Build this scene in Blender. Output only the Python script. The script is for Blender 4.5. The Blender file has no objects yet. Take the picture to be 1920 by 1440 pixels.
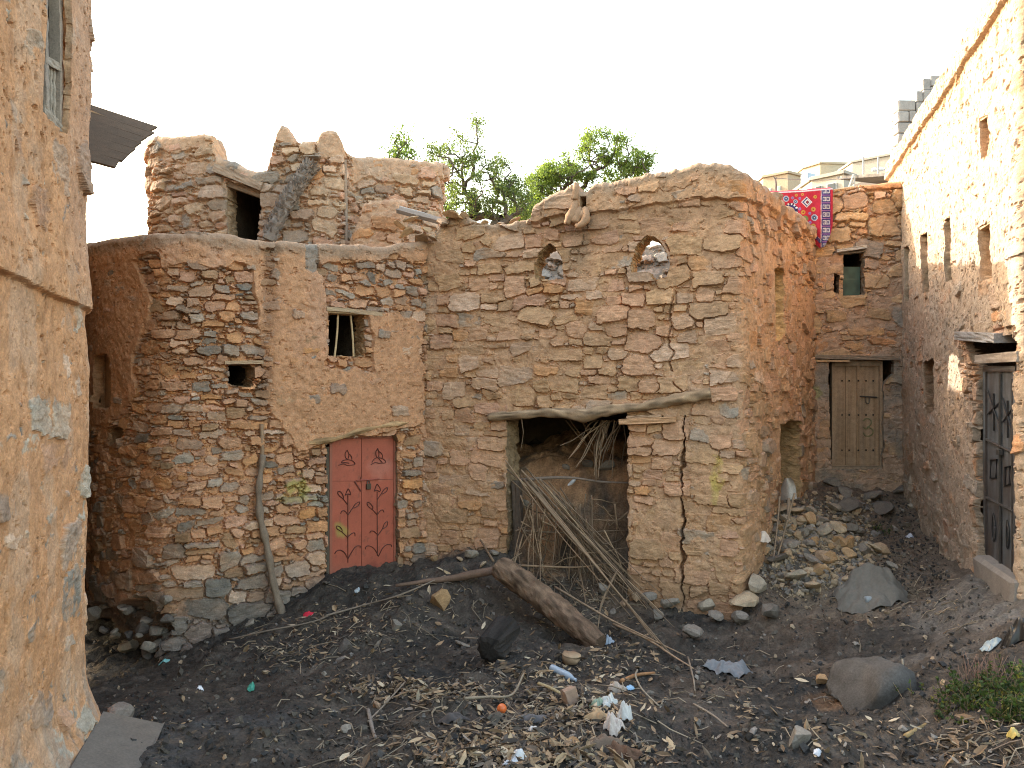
import bpy, math, random, bmesh
import numpy as np
from mathutils import Vector, Matrix, noise as mnoise

C = bpy.context.scene
COL = C.collection
rng = np.random.RandomState(7)
random.seed(7)
Q = 1.0            # mesh resolution factor (1 = final)
F = 1440.0         # focal length in pixels of the 1920 px photograph
HZ = 735.0         # row of the horizon
ZC = 3.0           # eye height above the lowest ground level

# ------------------------------------------------------------------ camera
cam = bpy.data.cameras.new('camera')
cam.sensor_width = 36.0
cam.lens = 36.0 * F / 1920.0
cam.shift_y = (HZ - 720.0) / 1920.0
cam.clip_end = 2000.0
co = bpy.data.objects.new('camera', cam)
COL.objects.link(co)
co.location = (0, 0, ZC)
co.rotation_euler = (math.radians(90), 0, 0)
C.camera = co

# ------------------------------------------------------------------ sky, sun, exposure
SUN_EL = math.radians(27.0)
SUN_AZ = math.radians(-58.0)          # clockwise from +Y: back left
w = bpy.data.worlds.new('World')
C.world = w
w.use_nodes = True
nt = w.node_tree
bg = nt.nodes['Background']
sky = nt.nodes.new('ShaderNodeTexSky')
sky.sky_type = 'NISHITA'
sky.sun_disc = False
sky.sun_elevation = SUN_EL
sky.sun_rotation = SUN_AZ
sky.air_density = 1.7
sky.dust_density = 3.8
sky.ozone_density = 0.0
nt.links.new(sky.outputs[0], bg.inputs[0])
bg.inputs[1].default_value = 0.15
sd = Vector((math.sin(SUN_AZ) * math.cos(SUN_EL), math.cos(SUN_AZ) * math.cos(SUN_EL), math.sin(SUN_EL)))
sl = bpy.data.lights.new('sun', 'SUN')
sl.energy = 2.0
sl.angle = math.radians(0.5)
sl.color = (1.0, 0.95, 0.88)
so = bpy.data.objects.new('sun', sl)
COL.objects.link(so)
so.rotation_euler = sd.to_track_quat('Z', 'Y').to_euler()
so.location = (-20, 20, 30)
C.view_settings.view_transform = 'Standard'
C.view_settings.look = 'None'
C.view_settings.exposure = 2.42
C.view_settings.use_white_balance = True
C.view_settings.white_balance_temperature = 6780
C.view_settings.white_balance_tint = 10

C.view_settings.gamma = 1.0
C.cycles.filter_width = 1.1
C.cycles.use_denoising = True
C.cycles.denoising_prefilter = 'NONE'
C.cycles.use_adaptive_sampling = False
C.cycles.max_bounces = 8
C.cycles.diffuse_bounces = 5

# ------------------------------------------------------------------ small helpers
def at(px, py, Y):
    return ((px - 960.0) / F * Y, Y, ZC + (HZ - py) / F * Y)

def hash2(i, j, seed):
    n = (i.astype(np.int64) * 374761393 + j.astype(np.int64) * 668265263 + int(seed) * 1442695041) & 0xffffffff
    n = ((n ^ (n >> 13)) * 1274126177) & 0xffffffff
    return ((n ^ (n >> 16)) & 0xffffff).astype(np.float32) / float(0xffffff)

def vnoise(u, v, seed=0):
    i = np.floor(u); j = np.floor(v)
    fu = (u - i).astype(np.float32); fv = (v - j).astype(np.float32)
    fu = fu * fu * (3 - 2 * fu); fv = fv * fv * (3 - 2 * fv)
    a = hash2(i, j, seed); b = hash2(i + 1, j, seed)
    c = hash2(i, j + 1, seed); d = hash2(i + 1, j + 1, seed)
    return (a + (b - a) * fu) * (1 - fv) + (c + (d - c) * fu) * fv

def fbm(u, v, su, sv=None, octv=4, seed=0, gain=0.5):
    """fractal noise in -1..1; su and sv are the feature sizes in metres"""
    sv = sv or su
    u, v = np.broadcast_arrays(np.asarray(u, np.float64), np.asarray(v, np.float64))
    x = u / su; y = v / sv
    s = np.zeros(x.shape, np.float32); a = 1.0; t = 0.0
    for k in range(octv):
        s += a * (vnoise(x, y, seed * 31 + k) * 2 - 1); t += a
        x = x * 2.03 + 17.1; y = y * 2.03 + 9.7; a *= gain
    return s / t * 1.6

def sst(x, a, b):
    t = np.clip((x - a) / (b - a), 0, 1)
    return t * t * (3 - 2 * t)

def inpoly(x, y, poly):
    poly = np.asarray(poly, float)
    r = np.zeros(x.shape, bool)
    x0, y0 = poly.min(0); x1, y1 = poly.max(0)
    sel = (x >= x0) & (x <= x1) & (y >= y0) & (y <= y1)
    if not sel.any():
        return r
    xs = x[sel]; ys = y[sel]; k = np.zeros(xs.shape, bool)
    n = len(poly)
    for a in range(n):
        ax, ay = poly[a]; bx, by = poly[(a + 1) % n]
        if ay == by:
            continue
        c = ((ay > ys) != (by > ys)) & (xs < (bx - ax) * (ys - ay) / (by - ay) + ax)
        k ^= c
    r[sel] = k
    return r

def blur(a, n):
    if n < 1:
        return a
    a = a.astype(np.float32)
    for ax in (0, 1):
        p = np.concatenate([np.repeat(np.take(a, [0], ax), n, ax), a, np.repeat(np.take(a, [-1], ax), n, ax)], ax)
        c = np.cumsum(p, ax, dtype=np.float64)
        z = np.zeros_like(np.take(c, [0], ax))
        c = np.concatenate([z, c], ax)
        m = a.shape[ax]
        a = ((np.take(c, np.arange(2 * n + 1, 2 * n + 1 + m), ax) - np.take(c, np.arange(0, m), ax)) / (2 * n + 1)).astype(np.float32)
    return a

def mixc(a, b, t):
    return a + (b - a) * t[..., None]

# ------------------------------------------------------------------ materials
def new_mat(name):
    m = bpy.data.materials.new(name)
    m.use_nodes = True
    n = m.node_tree
    p = n.nodes['Principled BSDF']
    return m, n, p

def surf_mat(name, rough=0.95, fine=110.0, amt=0.30, bump=0.35, bdist=0.006, spec=0.25, metal=0.0, hue=0.0):
    """colour attribute of the mesh times fine procedural grain, with a fine bump"""
    m, n, p = new_mat(name)
    L = n.links.new
    a = n.nodes.new('ShaderNodeAttribute'); a.attribute_name = 'Col'
    g = n.nodes.new('ShaderNodeNewGeometry')
    n1 = n.nodes.new('ShaderNodeTexNoise'); n1.inputs['Scale'].default_value = fine
    n1.inputs['Detail'].default_value = 5; n1.inputs['Roughness'].default_value = 0.65
    L(g.outputs['Position'], n1.inputs['Vector'])
    n2 = n.nodes.new('ShaderNodeTexNoise'); n2.inputs['Scale'].default_value = fine * 0.16
    n2.inputs['Detail'].default_value = 4
    L(g.outputs['Position'], n2.inputs['Vector'])
    mr = n.nodes.new('ShaderNodeMapRange')
    mr.inputs[1].default_value = 0.25; mr.inputs[2].default_value = 0.75
    mr.inputs[3].default_value = 1 - amt; mr.inputs[4].default_value = 1 + amt
    L(n1.outputs[0], mr.inputs[0])
    mr2 = n.nodes.new('ShaderNodeMapRange')
    mr2.inputs[1].default_value = 0.3; mr2.inputs[2].default_value = 0.7
    mr2.inputs[3].default_value = 1 - amt * 0.5; mr2.inputs[4].default_value = 1 + amt * 0.5
    L(n2.outputs[0], mr2.inputs[0])
    mu = n.nodes.new('ShaderNodeMath'); mu.operation = 'MULTIPLY'
    L(mr.outputs[0], mu.inputs[0]); L(mr2.outputs[0], mu.inputs[1])
    vm = n.nodes.new('ShaderNodeVectorMath'); vm.operation = 'SCALE'
    L(a.outputs['Color'], vm.inputs[0]); L(mu.outputs[0], vm.inputs['Scale'])
    L(vm.outputs[0], p.inputs['Base Color'])
    p.inputs['Roughness'].default_value = rough
    p.inputs['Specular IOR Level'].default_value = spec
    p.inputs['Metallic'].default_value = metal
    if bump:
        b = n.nodes.new('ShaderNodeBump'); b.inputs['Strength'].default_value = bump
        b.inputs['Distance'].default_value = bdist
        L(n1.outputs[0], b.inputs['Height']); L(b.outputs[0], p.inputs['Normal'])
    return m

M = {}
M['masonry'] = surf_mat('masonry', 0.95, 70, 0.30, 0.5, 0.012, 0.15)
M['earth'] = surf_mat('earth', 0.95, 45, 0.45, 0.8, 0.03, 0.15)
M['rock'] = surf_mat('rock', 0.9, 60, 0.30, 0.5, 0.012, 0.2)
M['timber'] = surf_mat('timber', 0.85, 90, 0.28, 0.4, 0.006, 0.2)
M['paint'] = surf_mat('painted_metal', 0.5, 60, 0.12, 0.12, 0.003, 0.4)
M['iron'] = surf_mat('iron', 0.45, 60, 0.25, 0.15, 0.003, 0.5, 0.5)
M['cloth'] = surf_mat('cloth', 0.95, 200, 0.16, 0.3, 0.003, 0.1)
M['litter'] = surf_mat('litter', 0.85, 80, 0.2, 0.2, 0.004, 0.25)
M['plastic'] = surf_mat('plastic', 0.35, 60, 0.1, 0.15, 0.004, 0.5)
M['concrete'] = surf_mat('concrete', 0.92, 60, 0.2, 0.3, 0.006, 0.2)

def leaf_mat():
    m, n, p = new_mat('foliage')
    L = n.links.new
    a = n.nodes.new('ShaderNodeAttribute'); a.attribute_name = 'Col'
    L(a.outputs['Color'], p.inputs['Base Color'])
    p.inputs['Roughness'].default_value = 0.6
    p.inputs['Specular IOR Level'].default_value = 0.3
    t = n.nodes.new('ShaderNodeBsdfTranslucent')
    sc = n.nodes.new('ShaderNodeVectorMath'); sc.operation = 'MULTIPLY'
    sc.inputs[1].default_value = (1.2, 1.4, 0.7)
    L(a.outputs['Color'], sc.inputs[0]); L(sc.outputs[0], t.inputs['Color'])
    mx = n.nodes.new('ShaderNodeMixShader'); mx.inputs[0].default_value = 0.5
    L(p.outputs[0], mx.inputs[1]); L(t.outputs[0], mx.inputs[2])
    L(mx.outputs[0], n.nodes['Material Output'].inputs['Surface'])
    return m
M['leaf'] = leaf_mat()

# ------------------------------------------------------------------ objects
def mesh_np(name, V, Fq, col, mat, parent=None, smooth=True, tris=None):
    """one mesh object from numpy arrays: V (n,3) world, Fq (m,4), tris (k,3)"""
    me = bpy.data.meshes.new(name)
    V = np.asarray(V, np.float32)
    if parent is not None:
        off = Vector((0, 0, 0)); p = parent
        while p is not None:
            off += p.location; p = p.parent
        V = V - np.array(off, np.float32)
    nq = len(Fq) if Fq is not None else 0
    ntri = len(tris) if tris is not None else 0
    me.vertices.add(len(V)); me.vertices.foreach_set('co', V.ravel())
    loops = []
    if nq: loops.append(np.asarray(Fq, np.int32).ravel())
    if ntri: loops.append(np.asarray(tris, np.int32).ravel())
    lp = np.concatenate(loops)
    me.loops.add(len(lp)); me.loops.foreach_set('vertex_index', lp)
    me.polygons.add(nq + ntri)
    st = np.concatenate([np.arange(nq) * 4, nq * 4 + np.arange(ntri) * 3]).astype(np.int32)
    me.polygons.foreach_set('loop_start', st)
    me.polygons.foreach_set('use_smooth', np.full(nq + ntri, smooth, bool))
    me.update(calc_edges=True)
    at_ = me.attributes.new('Col', 'FLOAT_COLOR', 'POINT')
    c4 = np.ones((len(V), 4), np.float32)
    c4[:, :3] = np.asarray(col, np.float32)
    at_.data.foreach_set('color', c4.ravel())
    me.materials.append(mat)
    o = bpy.data.objects.new(name, me)
    COL.objects.link(o)
    if parent is not None:
        o.parent = parent
    return o

def tag(o, label=None, cat=None, group=None, kind=None):
    if label: o['label'] = label
    if cat: o['category'] = cat
    if group: o['group'] = group
    if kind: o['kind'] = kind
    return o

def thing(name, label, cat, loc=(0, 0, 0), group=None):
    o = bpy.data.objects.new(name, None)
    COL.objects.link(o)
    o.location = loc
    o.empty_display_size = 0.2
    return tag(o, label, cat, group)

class MB:
    """collects shapes (with a colour per vertex) and links them as one mesh"""
    def __init__(s):
        s.V = []; s.Q = []; s.T = []; s.K = []; s.n = 0
    def add(s, V, Qs=(), Ts=(), col=(.5, .5, .5)):
        V = np.asarray(V, float)
        k = np.asarray(col, float)
        if k.ndim == 1: k = np.tile(k, (len(V), 1))
        s.V.append(V); s.K.append(k)
        if len(Qs): s.Q.append(np.asarray(Qs, int) + s.n)
        if len(Ts): s.T.append(np.asarray(Ts, int) + s.n)
        s.n += len(V)
        return s
    def box(s, c, size, rot=None, col=(.5, .5, .5), jit=0.0, taper=1.0):
        x, y, z = (d / 2 for d in size)
        b = min(size) * 0.08
        pts = []
        # chamfered box: 24 vertices
        for sx in (-1, 1):
            for sy in (-1, 1):
                for sz in (-1, 1):
                    t = taper if sz > 0 else 1
                    pts += [(sx * x * t, sy * (y - b) * t, sz * (z - b)), (sx * (x - b) * t, sy * y * t, sz * (z - b)), (sx * (x - b) * t, sy * (y - b) * t, sz * z)]
        P = np.array(pts)
        if jit: P = P + (rng.rand(*P.shape) - .5) * jit
        def i(sx, sy, sz, k): return ((sx > 0) * 4 + (sy > 0) * 2 + (sz > 0)) * 3 + k
        Qs, Ts = [], []
        for sx in (-1, 1):
            q = [i(sx, -1, -1, 0), i(sx, 1, -1, 0), i(sx, 1, 1, 0), i(sx, -1, 1, 0)]; Qs.append(q if sx > 0 else q[::-1])
            q = [i(-1, sx, -1, 1), i(-1, sx, 1, 1), i(1, sx, 1, 1), i(1, sx, -1, 1)]; Qs.append(q if sx > 0 else q[::-1])
            q = [i(-1, -1, sx, 2), i(1, -1, sx, 2), i(1, 1, sx, 2), i(-1, 1, sx, 2)]; Qs.append(q if sx > 0 else q[::-1])
            for sy in (-1, 1):
                q = [i(sx, sy, -1, 0), i(sx, sy, -1, 1), i(sx, sy, 1, 1), i(sx, sy, 1, 0)]; Qs.append(q if sx * sy > 0 else q[::-1])
                q = [i(sx, -1, sy, 0), i(sx, 1, sy, 0), i(sx, 1, sy, 2), i(sx, -1, sy, 2)]; Qs.append(q if sx * sy > 0 else q[::-1])
                q = [i(-1, sx, sy, 1), i(-1, sx, sy, 2), i(1, sx, sy, 2), i(1, sx, sy, 1)]; Qs.append(q if sx * sy > 0 else q[::-1])
                for sz in (-1, 1):
                    t = [i(sx, sy, sz, 0), i(sx, sy, sz, 1), i(sx, sy, sz, 2)]; Ts.append(t if sx * sy * sz > 0 else t[::-1])
        if rot is not None:
            P = P @ np.array(rot).T
        s.add(P + np.array(c), Qs, Ts, col)
        return s
    def tube(s, pts, rad, n=8, col=(.4, .3, .2), rough=0.0, seed=0, grain=0.25, caps=True):
        pts = [Vector(p) for p in pts]
        m = len(pts)
        rad = [rad] * m if np.isscalar(rad) else list(rad)
        V, K = [], []
        ref = Vector((0.13, 0.21, 1.0))
        if abs((pts[-1] - pts[0]).normalized().dot(ref.normalized())) > .85: ref = Vector((1, .1, .05))
        for k in range(m):
            d = (pts[min(k + 1, m - 1)] - pts[max(k - 1, 0)]).normalized()
            a = d.cross(ref).normalized(); b = d.cross(a)
            for j in range(n):
                t = 2 * math.pi * j / n
                rr = rad[k]
                if rough:
                    rr *= 1 + rough * (mnoise.noise(Vector((math.cos(t) * 1.6 + seed, math.sin(t) * 1.6, k * .35 + seed))) + (.45 * mnoise.noise(Vector((math.cos(t) * 6 + seed, math.sin(t) * 6, k * .5))) if n > 20 else 0))
                V.append(pts[k] + (a * math.cos(t) + b * math.sin(t)) * rr)
                g = 1 + grain * mnoise.noise(Vector((math.cos(t) * 3 + seed * 3.1, math.sin(t) * 3, k * .2)))
                K.append([c * g for c in col])
        Qs = [(k * n + j, k * n + (j + 1) % n, (k + 1) * n + (j + 1) % n, (k + 1) * n + j) for k in range(m - 1) for j in range(n)]
        Ts = []
        if caps:
            for k, rev in ((0, 1), (m - 1, 0)):
                V.append(pts[k]); K.append([c * .8 for c in col]); ci = len(V) - 1
                for j in range(n):
                    t = (ci, k * n + j, k * n + (j + 1) % n)
                    Ts.append(t[::-1] if rev else t)
        s.add([tuple(v) for v in V], Qs, Ts, np.array(K))
        return s
    def build(s, name, mat, parent=None, smooth=False):
        Vv = np.concatenate(s.V); K = np.concatenate(s.K)
        Qv = np.concatenate(s.Q) if s.Q else None
        Tv = np.concatenate(s.T) if s.T else None
        return mesh_np(name, Vv, Qv, K, mat, parent, smooth, Tv)

def rot_to(xdir, up=(0, 0, 1)):
    x = Vector(xdir).normalized(); u = Vector(up)
    y = u.cross(x)
    if y.length < 1e-4: y = Vector((0, 1, 0)).cross(x)
    y.normalize(); z = x.cross(y)
    return np.array([x, y, z]).T

def curve(p, n=16):
    """smooth curve through points (Catmull-Rom)"""
    p = [Vector(q) for q in p]
    p = [p[0] * 2 - p[1]] + p + [p[-1] * 2 - p[-2]]
    out = []
    for i in range(1, len(p) - 2):
        for k in range(n):
            t = k / n
            a, b, c, d = p[i - 1], p[i], p[i + 1], p[i + 2]
            out.append(0.5 * ((2 * b) + (c - a) * t + (2 * a - 5 * b + 4 * c - d) * t * t + (3 * b - a - 3 * c + d) * t ** 3))
    out.append(p[-2])
    return out

# ------------------------------------------------------------------ stone colours (linear albedo)
TAN = (.47, .27, .17); OCHRE = (.47, .245, .125); BUFF = (.51, .35, .25); ORANGE = (.46, .23, .10)
GREY = (.275, .24, .20); SLATE = (.20, .18, .155); BROWN = (.30, .19, .11); PINK = (.47, .27, .185)
MUD = (.47, .28, .16); MUDPINK = (.47, .275, .165)

# ------------------------------------------------------------------ masonry sheets
class Sheet:
    """A wall surface along a plan path: front face, rounded top, top surface and back."""
    def __init__(s, pts, zb, res, ztop=None, pytop=None, thick=.42, back=.5, r=.05, chaikin=2, batter=None, backmax=.4, topn=.018, tops=.25):
        P = [np.array(p, float) for p in pts]
        for _ in range(chaikin):
            N = [P[0]]
            for a, b in zip(P[:-1], P[1:]):
                N += [a * .75 + b * .25, a * .25 + b * .75]
            N.append(P[-1]); P = N
        P = np.array(P)
        L = np.concatenate([[0], np.cumsum(np.linalg.norm(np.diff(P, axis=0), axis=1))])
        res = res / Q
        nu = int(L[-1] / res) + 1
        s.u = np.linspace(0, L[-1], nu)
        s.X = np.interp(s.u, L, P[:, 0]); s.Y = np.interp(s.u, L, P[:, 1])
        tx = np.gradient(s.X); ty = np.gradient(s.Y)
        k = max(1, int(.04 / res))
        tx = blur(tx[:, None], k)[:, 0]; ty = blur(ty[:, None], k)[:, 0]
        ln = np.hypot(tx, ty); s.nx = ty / ln; s.ny = -tx / ln
        s.res = res; s.zb = zb
        px = 960 + F * s.X / np.maximum(s.Y, .3)
        s.px = px
        if pytop is not None:
            py = np.interp(px, [q[0] for q in pytop], [q[1] for q in pytop])
            zt = ZC + (HZ - py) / F * s.Y
        else:
            zt = np.full(nu, float(ztop)) if np.isscalar(ztop) else np.interp(s.u, ztop[0], ztop[1])
        zt = zt + fbm(s.u, s.u * 0, tops, octv=4, seed=3) * topn
        s.ZT = zt
        s.thick = thick
        nv = int((zt.max() - zb + thick + back) / res) + 1
        v = zb + np.arange(nv) * res
        s.U, s.Vv = np.meshgrid(s.u, v, indexing='ij')
        q = r * math.pi / 2
        t = s.Vv - (zt[:, None] - r)
        fl = thick - 2 * r
        ph = np.clip(t / q, 0, 1) * (math.pi / 2)
        t2 = np.clip(t - q, 0, fl)
        ph2 = np.clip((t - q - fl) / q, 0, 1) * (math.pi / 2)
        t3 = np.clip(t - 2 * q - fl, 0, backmax)
        din = r * (1 - np.cos(ph)) + t2 + r * np.sin(ph2)
        Z = np.where(t < 0, s.Vv, zt[:, None] - r + r * np.sin(ph)) - r * (1 - np.cos(ph2)) - t3
        if batter is not None:
            din = din - batter(s.U, s.Vv)
        s.Zb = Z
        s.Bx = s.X[:, None] - s.nx[:, None] * din
        s.By = s.Y[:, None] - s.ny[:, None] * din
        pt = ph + ph2
        s.cn = np.cos(pt); s.sn = np.sin(pt)
        s.t = t
        s.front = t < 0
        Yc = np.maximum(s.By, .3)
        s.PX = 960 + F * s.Bx / Yc
        s.PY = HZ - F * (Z - ZC) / Yc
        s.ops = []
    def iu(s, px, lo=None, hi=None):
        d = np.abs(s.px - px)
        if lo is not None: d = np.where((s.u < lo) | (s.u > hi), 1e9, d)
        return int(np.argmin(d))
    def uz(s, px, py, lo=None, hi=None):
        i = s.iu(px, lo, hi)
        return s.u[i], ZC + (HZ - py) / F * s.Y[i]
    def pt(s, px, py, out=0.0):
        """world point on the wall seen at pixel px, py, moved outward by out"""
        i = s.iu(px)
        return Vector((s.X[i] + s.nx[i] * out, s.Y[i] + s.ny[i] * out, ZC + (HZ - py) / F * s.Y[i]))
    def nrm(s, px):
        i = s.iu(px); return Vector((s.nx[i], s.ny[i], 0))
    def tan(s, px):
        i = s.iu(px); return Vector((-s.ny[i], s.nx[i], 0))
    def opening(s, poly, depth=.4, col=MUD, wob=.012, room=True):
        s.ops.append(([s.uz(*p) for p in poly], depth, col, wob, room))
    def mask(s, poly, wob=0.0, scale=.25, seed=0):
        """1 inside a region given by outline points; its edge wanders by wob metres"""
        k = F / s.By.mean()
        a = s.PX; b = s.PY
        if wob:
            a = a + fbm(s.U, s.Vv, scale, octv=4, seed=seed + 50) * wob * k
            b = b + fbm(s.U, s.Vv, scale, octv=4, seed=seed + 51) * wob * k
        return (inpoly(a, b, poly) & (s.t < s.thick)).astype(np.float32)
    def build(s, name, h, col, parent, mat):
        h = h * (1 - .6 * s.sn)
        X = s.Bx + s.nx[:, None] * s.cn * h
        Y = s.By + s.ny[:, None] * s.cn * h
        Z = s.Zb + s.sn * h
        nu, nv = X.shape
        idx = np.arange(nu * nv).reshape(nu, nv)
        V = np.stack([X, Y, Z], -1).reshape(-1, 3)
        K = col.reshape(-1, 3)
        uc = (s.U[:-1, :-1] + s.U[1:, 1:]) / 2; vc = (s.Vv[:-1, :-1] + s.Vv[1:, 1:]) / 2
        keep = np.ones((nu - 1, nv - 1), bool)
        fr = s.front[:-1, :-1]
        extraV, extraK, extraF = [], [], []
        nbase = len(V)
        rooms = []
        for poly, depth, jc, wob, room in s.ops:
            pu = uc + fbm(uc, vc, .14, octv=3, seed=77) * wob
            pv = vc + fbm(uc, vc, .14, octv=3, seed=78) * wob
            m = inpoly(pu, pv, poly) & fr
            keep &= ~m
            if not m.any(): continue
            # edges between a removed and a kept cell
            E = []
            d = m[:-1, :] & ~m[1:, :]; i, j = np.nonzero(d); E.append(np.stack([idx[i + 1, j], idx[i + 1, j + 1]], 1))
            d = ~m[:-1, :] & m[1:, :]; i, j = np.nonzero(d); E.append(np.stack([idx[i + 1, j + 1], idx[i + 1, j]], 1))
            d = m[:, :-1] & ~m[:, 1:]; i, j = np.nonzero(d); E.append(np.stack([idx[i + 1, j + 1], idx[i, j + 1]], 1))
            d = ~m[:, :-1] & m[:, 1:]; i, j = np.nonzero(d); E.append(np.stack([idx[i, j + 1], idx[i + 1, j + 1]], 1))
            E = np.concatenate(E)
            bv, inv = np.unique(E, return_inverse=True)
            inv = inv.reshape(E.shape)
            ii = bv // nv
            nx = s.nx[ii].mean(); ny = s.ny[ii].mean()
            ns = max(3, int(depth / (s.res * 2.2)))
            b = len(bv)
            base = V[bv]
            cu = s.U.ravel()[bv]; cv = s.Vv.ravel()[bv]
            mu, mv = cu.mean(), cv.mean()
            ring_prev = None
            tu = np.array([-ny, nx])
            for k in range(1, ns + 1):
                dd = depth * k / ns
                P = base.copy()
                P[:, 0] -= nx * dd; P[:, 1] -= ny * dd
                q = (cu + cv * 1.7)
                nn = fbm(q, q * 0 + dd, .10, octv=3, seed=11) * .018 * min(1, k / 3)
                sg = np.sign(cu - mu)
                P[:, 0] += tu[0] * nn * sg; P[:, 1] += tu[1] * nn * sg
                P[:, 2] += nn * np.sign(cv - mv)
                extraV.append(P)
                g = 1 + .25 * fbm(q, q * 0 + dd, .08, octv=3, seed=12)
                extraK.append(np.array(jc)[None] * g[:, None])
                st = nbase + sum(len(x) for x in extraV[:-1])
                cur = st + inv
                prev = E if ring_prev is None else ring_prev
                extraF.append(np.stack([prev[:, 0], prev[:, 1], cur[:, 1], cur[:, 0]], 1))
                ring_prev = cur
            if room:
                pa = np.array(poly)
                rooms.append((pa[:, 0].min(), pa[:, 0].max(), pa[:, 1].min(), pa[:, 1].max(), depth, room, jc))
        Fq = np.stack([idx[:-1, :-1], idx[1:, :-1], idx[1:, 1:], idx[:-1, 1:]], -1)[keep]
        if extraV:
            V = np.concatenate([V] + extraV); K = np.concatenate([K] + extraK)
            Fq = np.concatenate([Fq] + extraF)
        K = np.clip(K, .01, .9)
        # drop unused vertices
        used = np.zeros(len(V), bool); used[Fq.ravel()] = True
        mp = np.cumsum(used) - 1
        o = mesh_np(name, V[used], mp[Fq], K[used], mat, parent, False)
        for (u0, u1, z0, z1, depth, room, jc) in rooms:
            um = (u0 + u1) / 2
            i = int(np.argmin(np.abs(s.u - um)))
            wid = (u1 - u0) + .09; hgt = (z1 - z0) + .12; dp = .05 if room == 'niche' else 1.1
            mb = MB()
            n = np.array([s.nx[i], s.ny[i], 0]); t = np.array([-s.ny[i], s.nx[i], 0]); z = np.array([0, 0, 1.])
            c0 = np.array([s.X[i], s.Y[i], (z0 + z1) / 2]) - n * (depth - .03)
            c = []
            for a in (0, 1):
                for bx, bz in ((-1, -1), (1, -1), (1, 1), (-1, 1)):
                    c.append(c0 - n * dp * a + t * bx * wid / 2 + z * bz * hgt / 2)
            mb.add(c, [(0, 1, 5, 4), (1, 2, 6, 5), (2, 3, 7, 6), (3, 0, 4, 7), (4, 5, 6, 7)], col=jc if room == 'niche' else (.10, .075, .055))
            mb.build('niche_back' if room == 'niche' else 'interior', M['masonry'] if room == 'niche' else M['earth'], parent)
        return o

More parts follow.
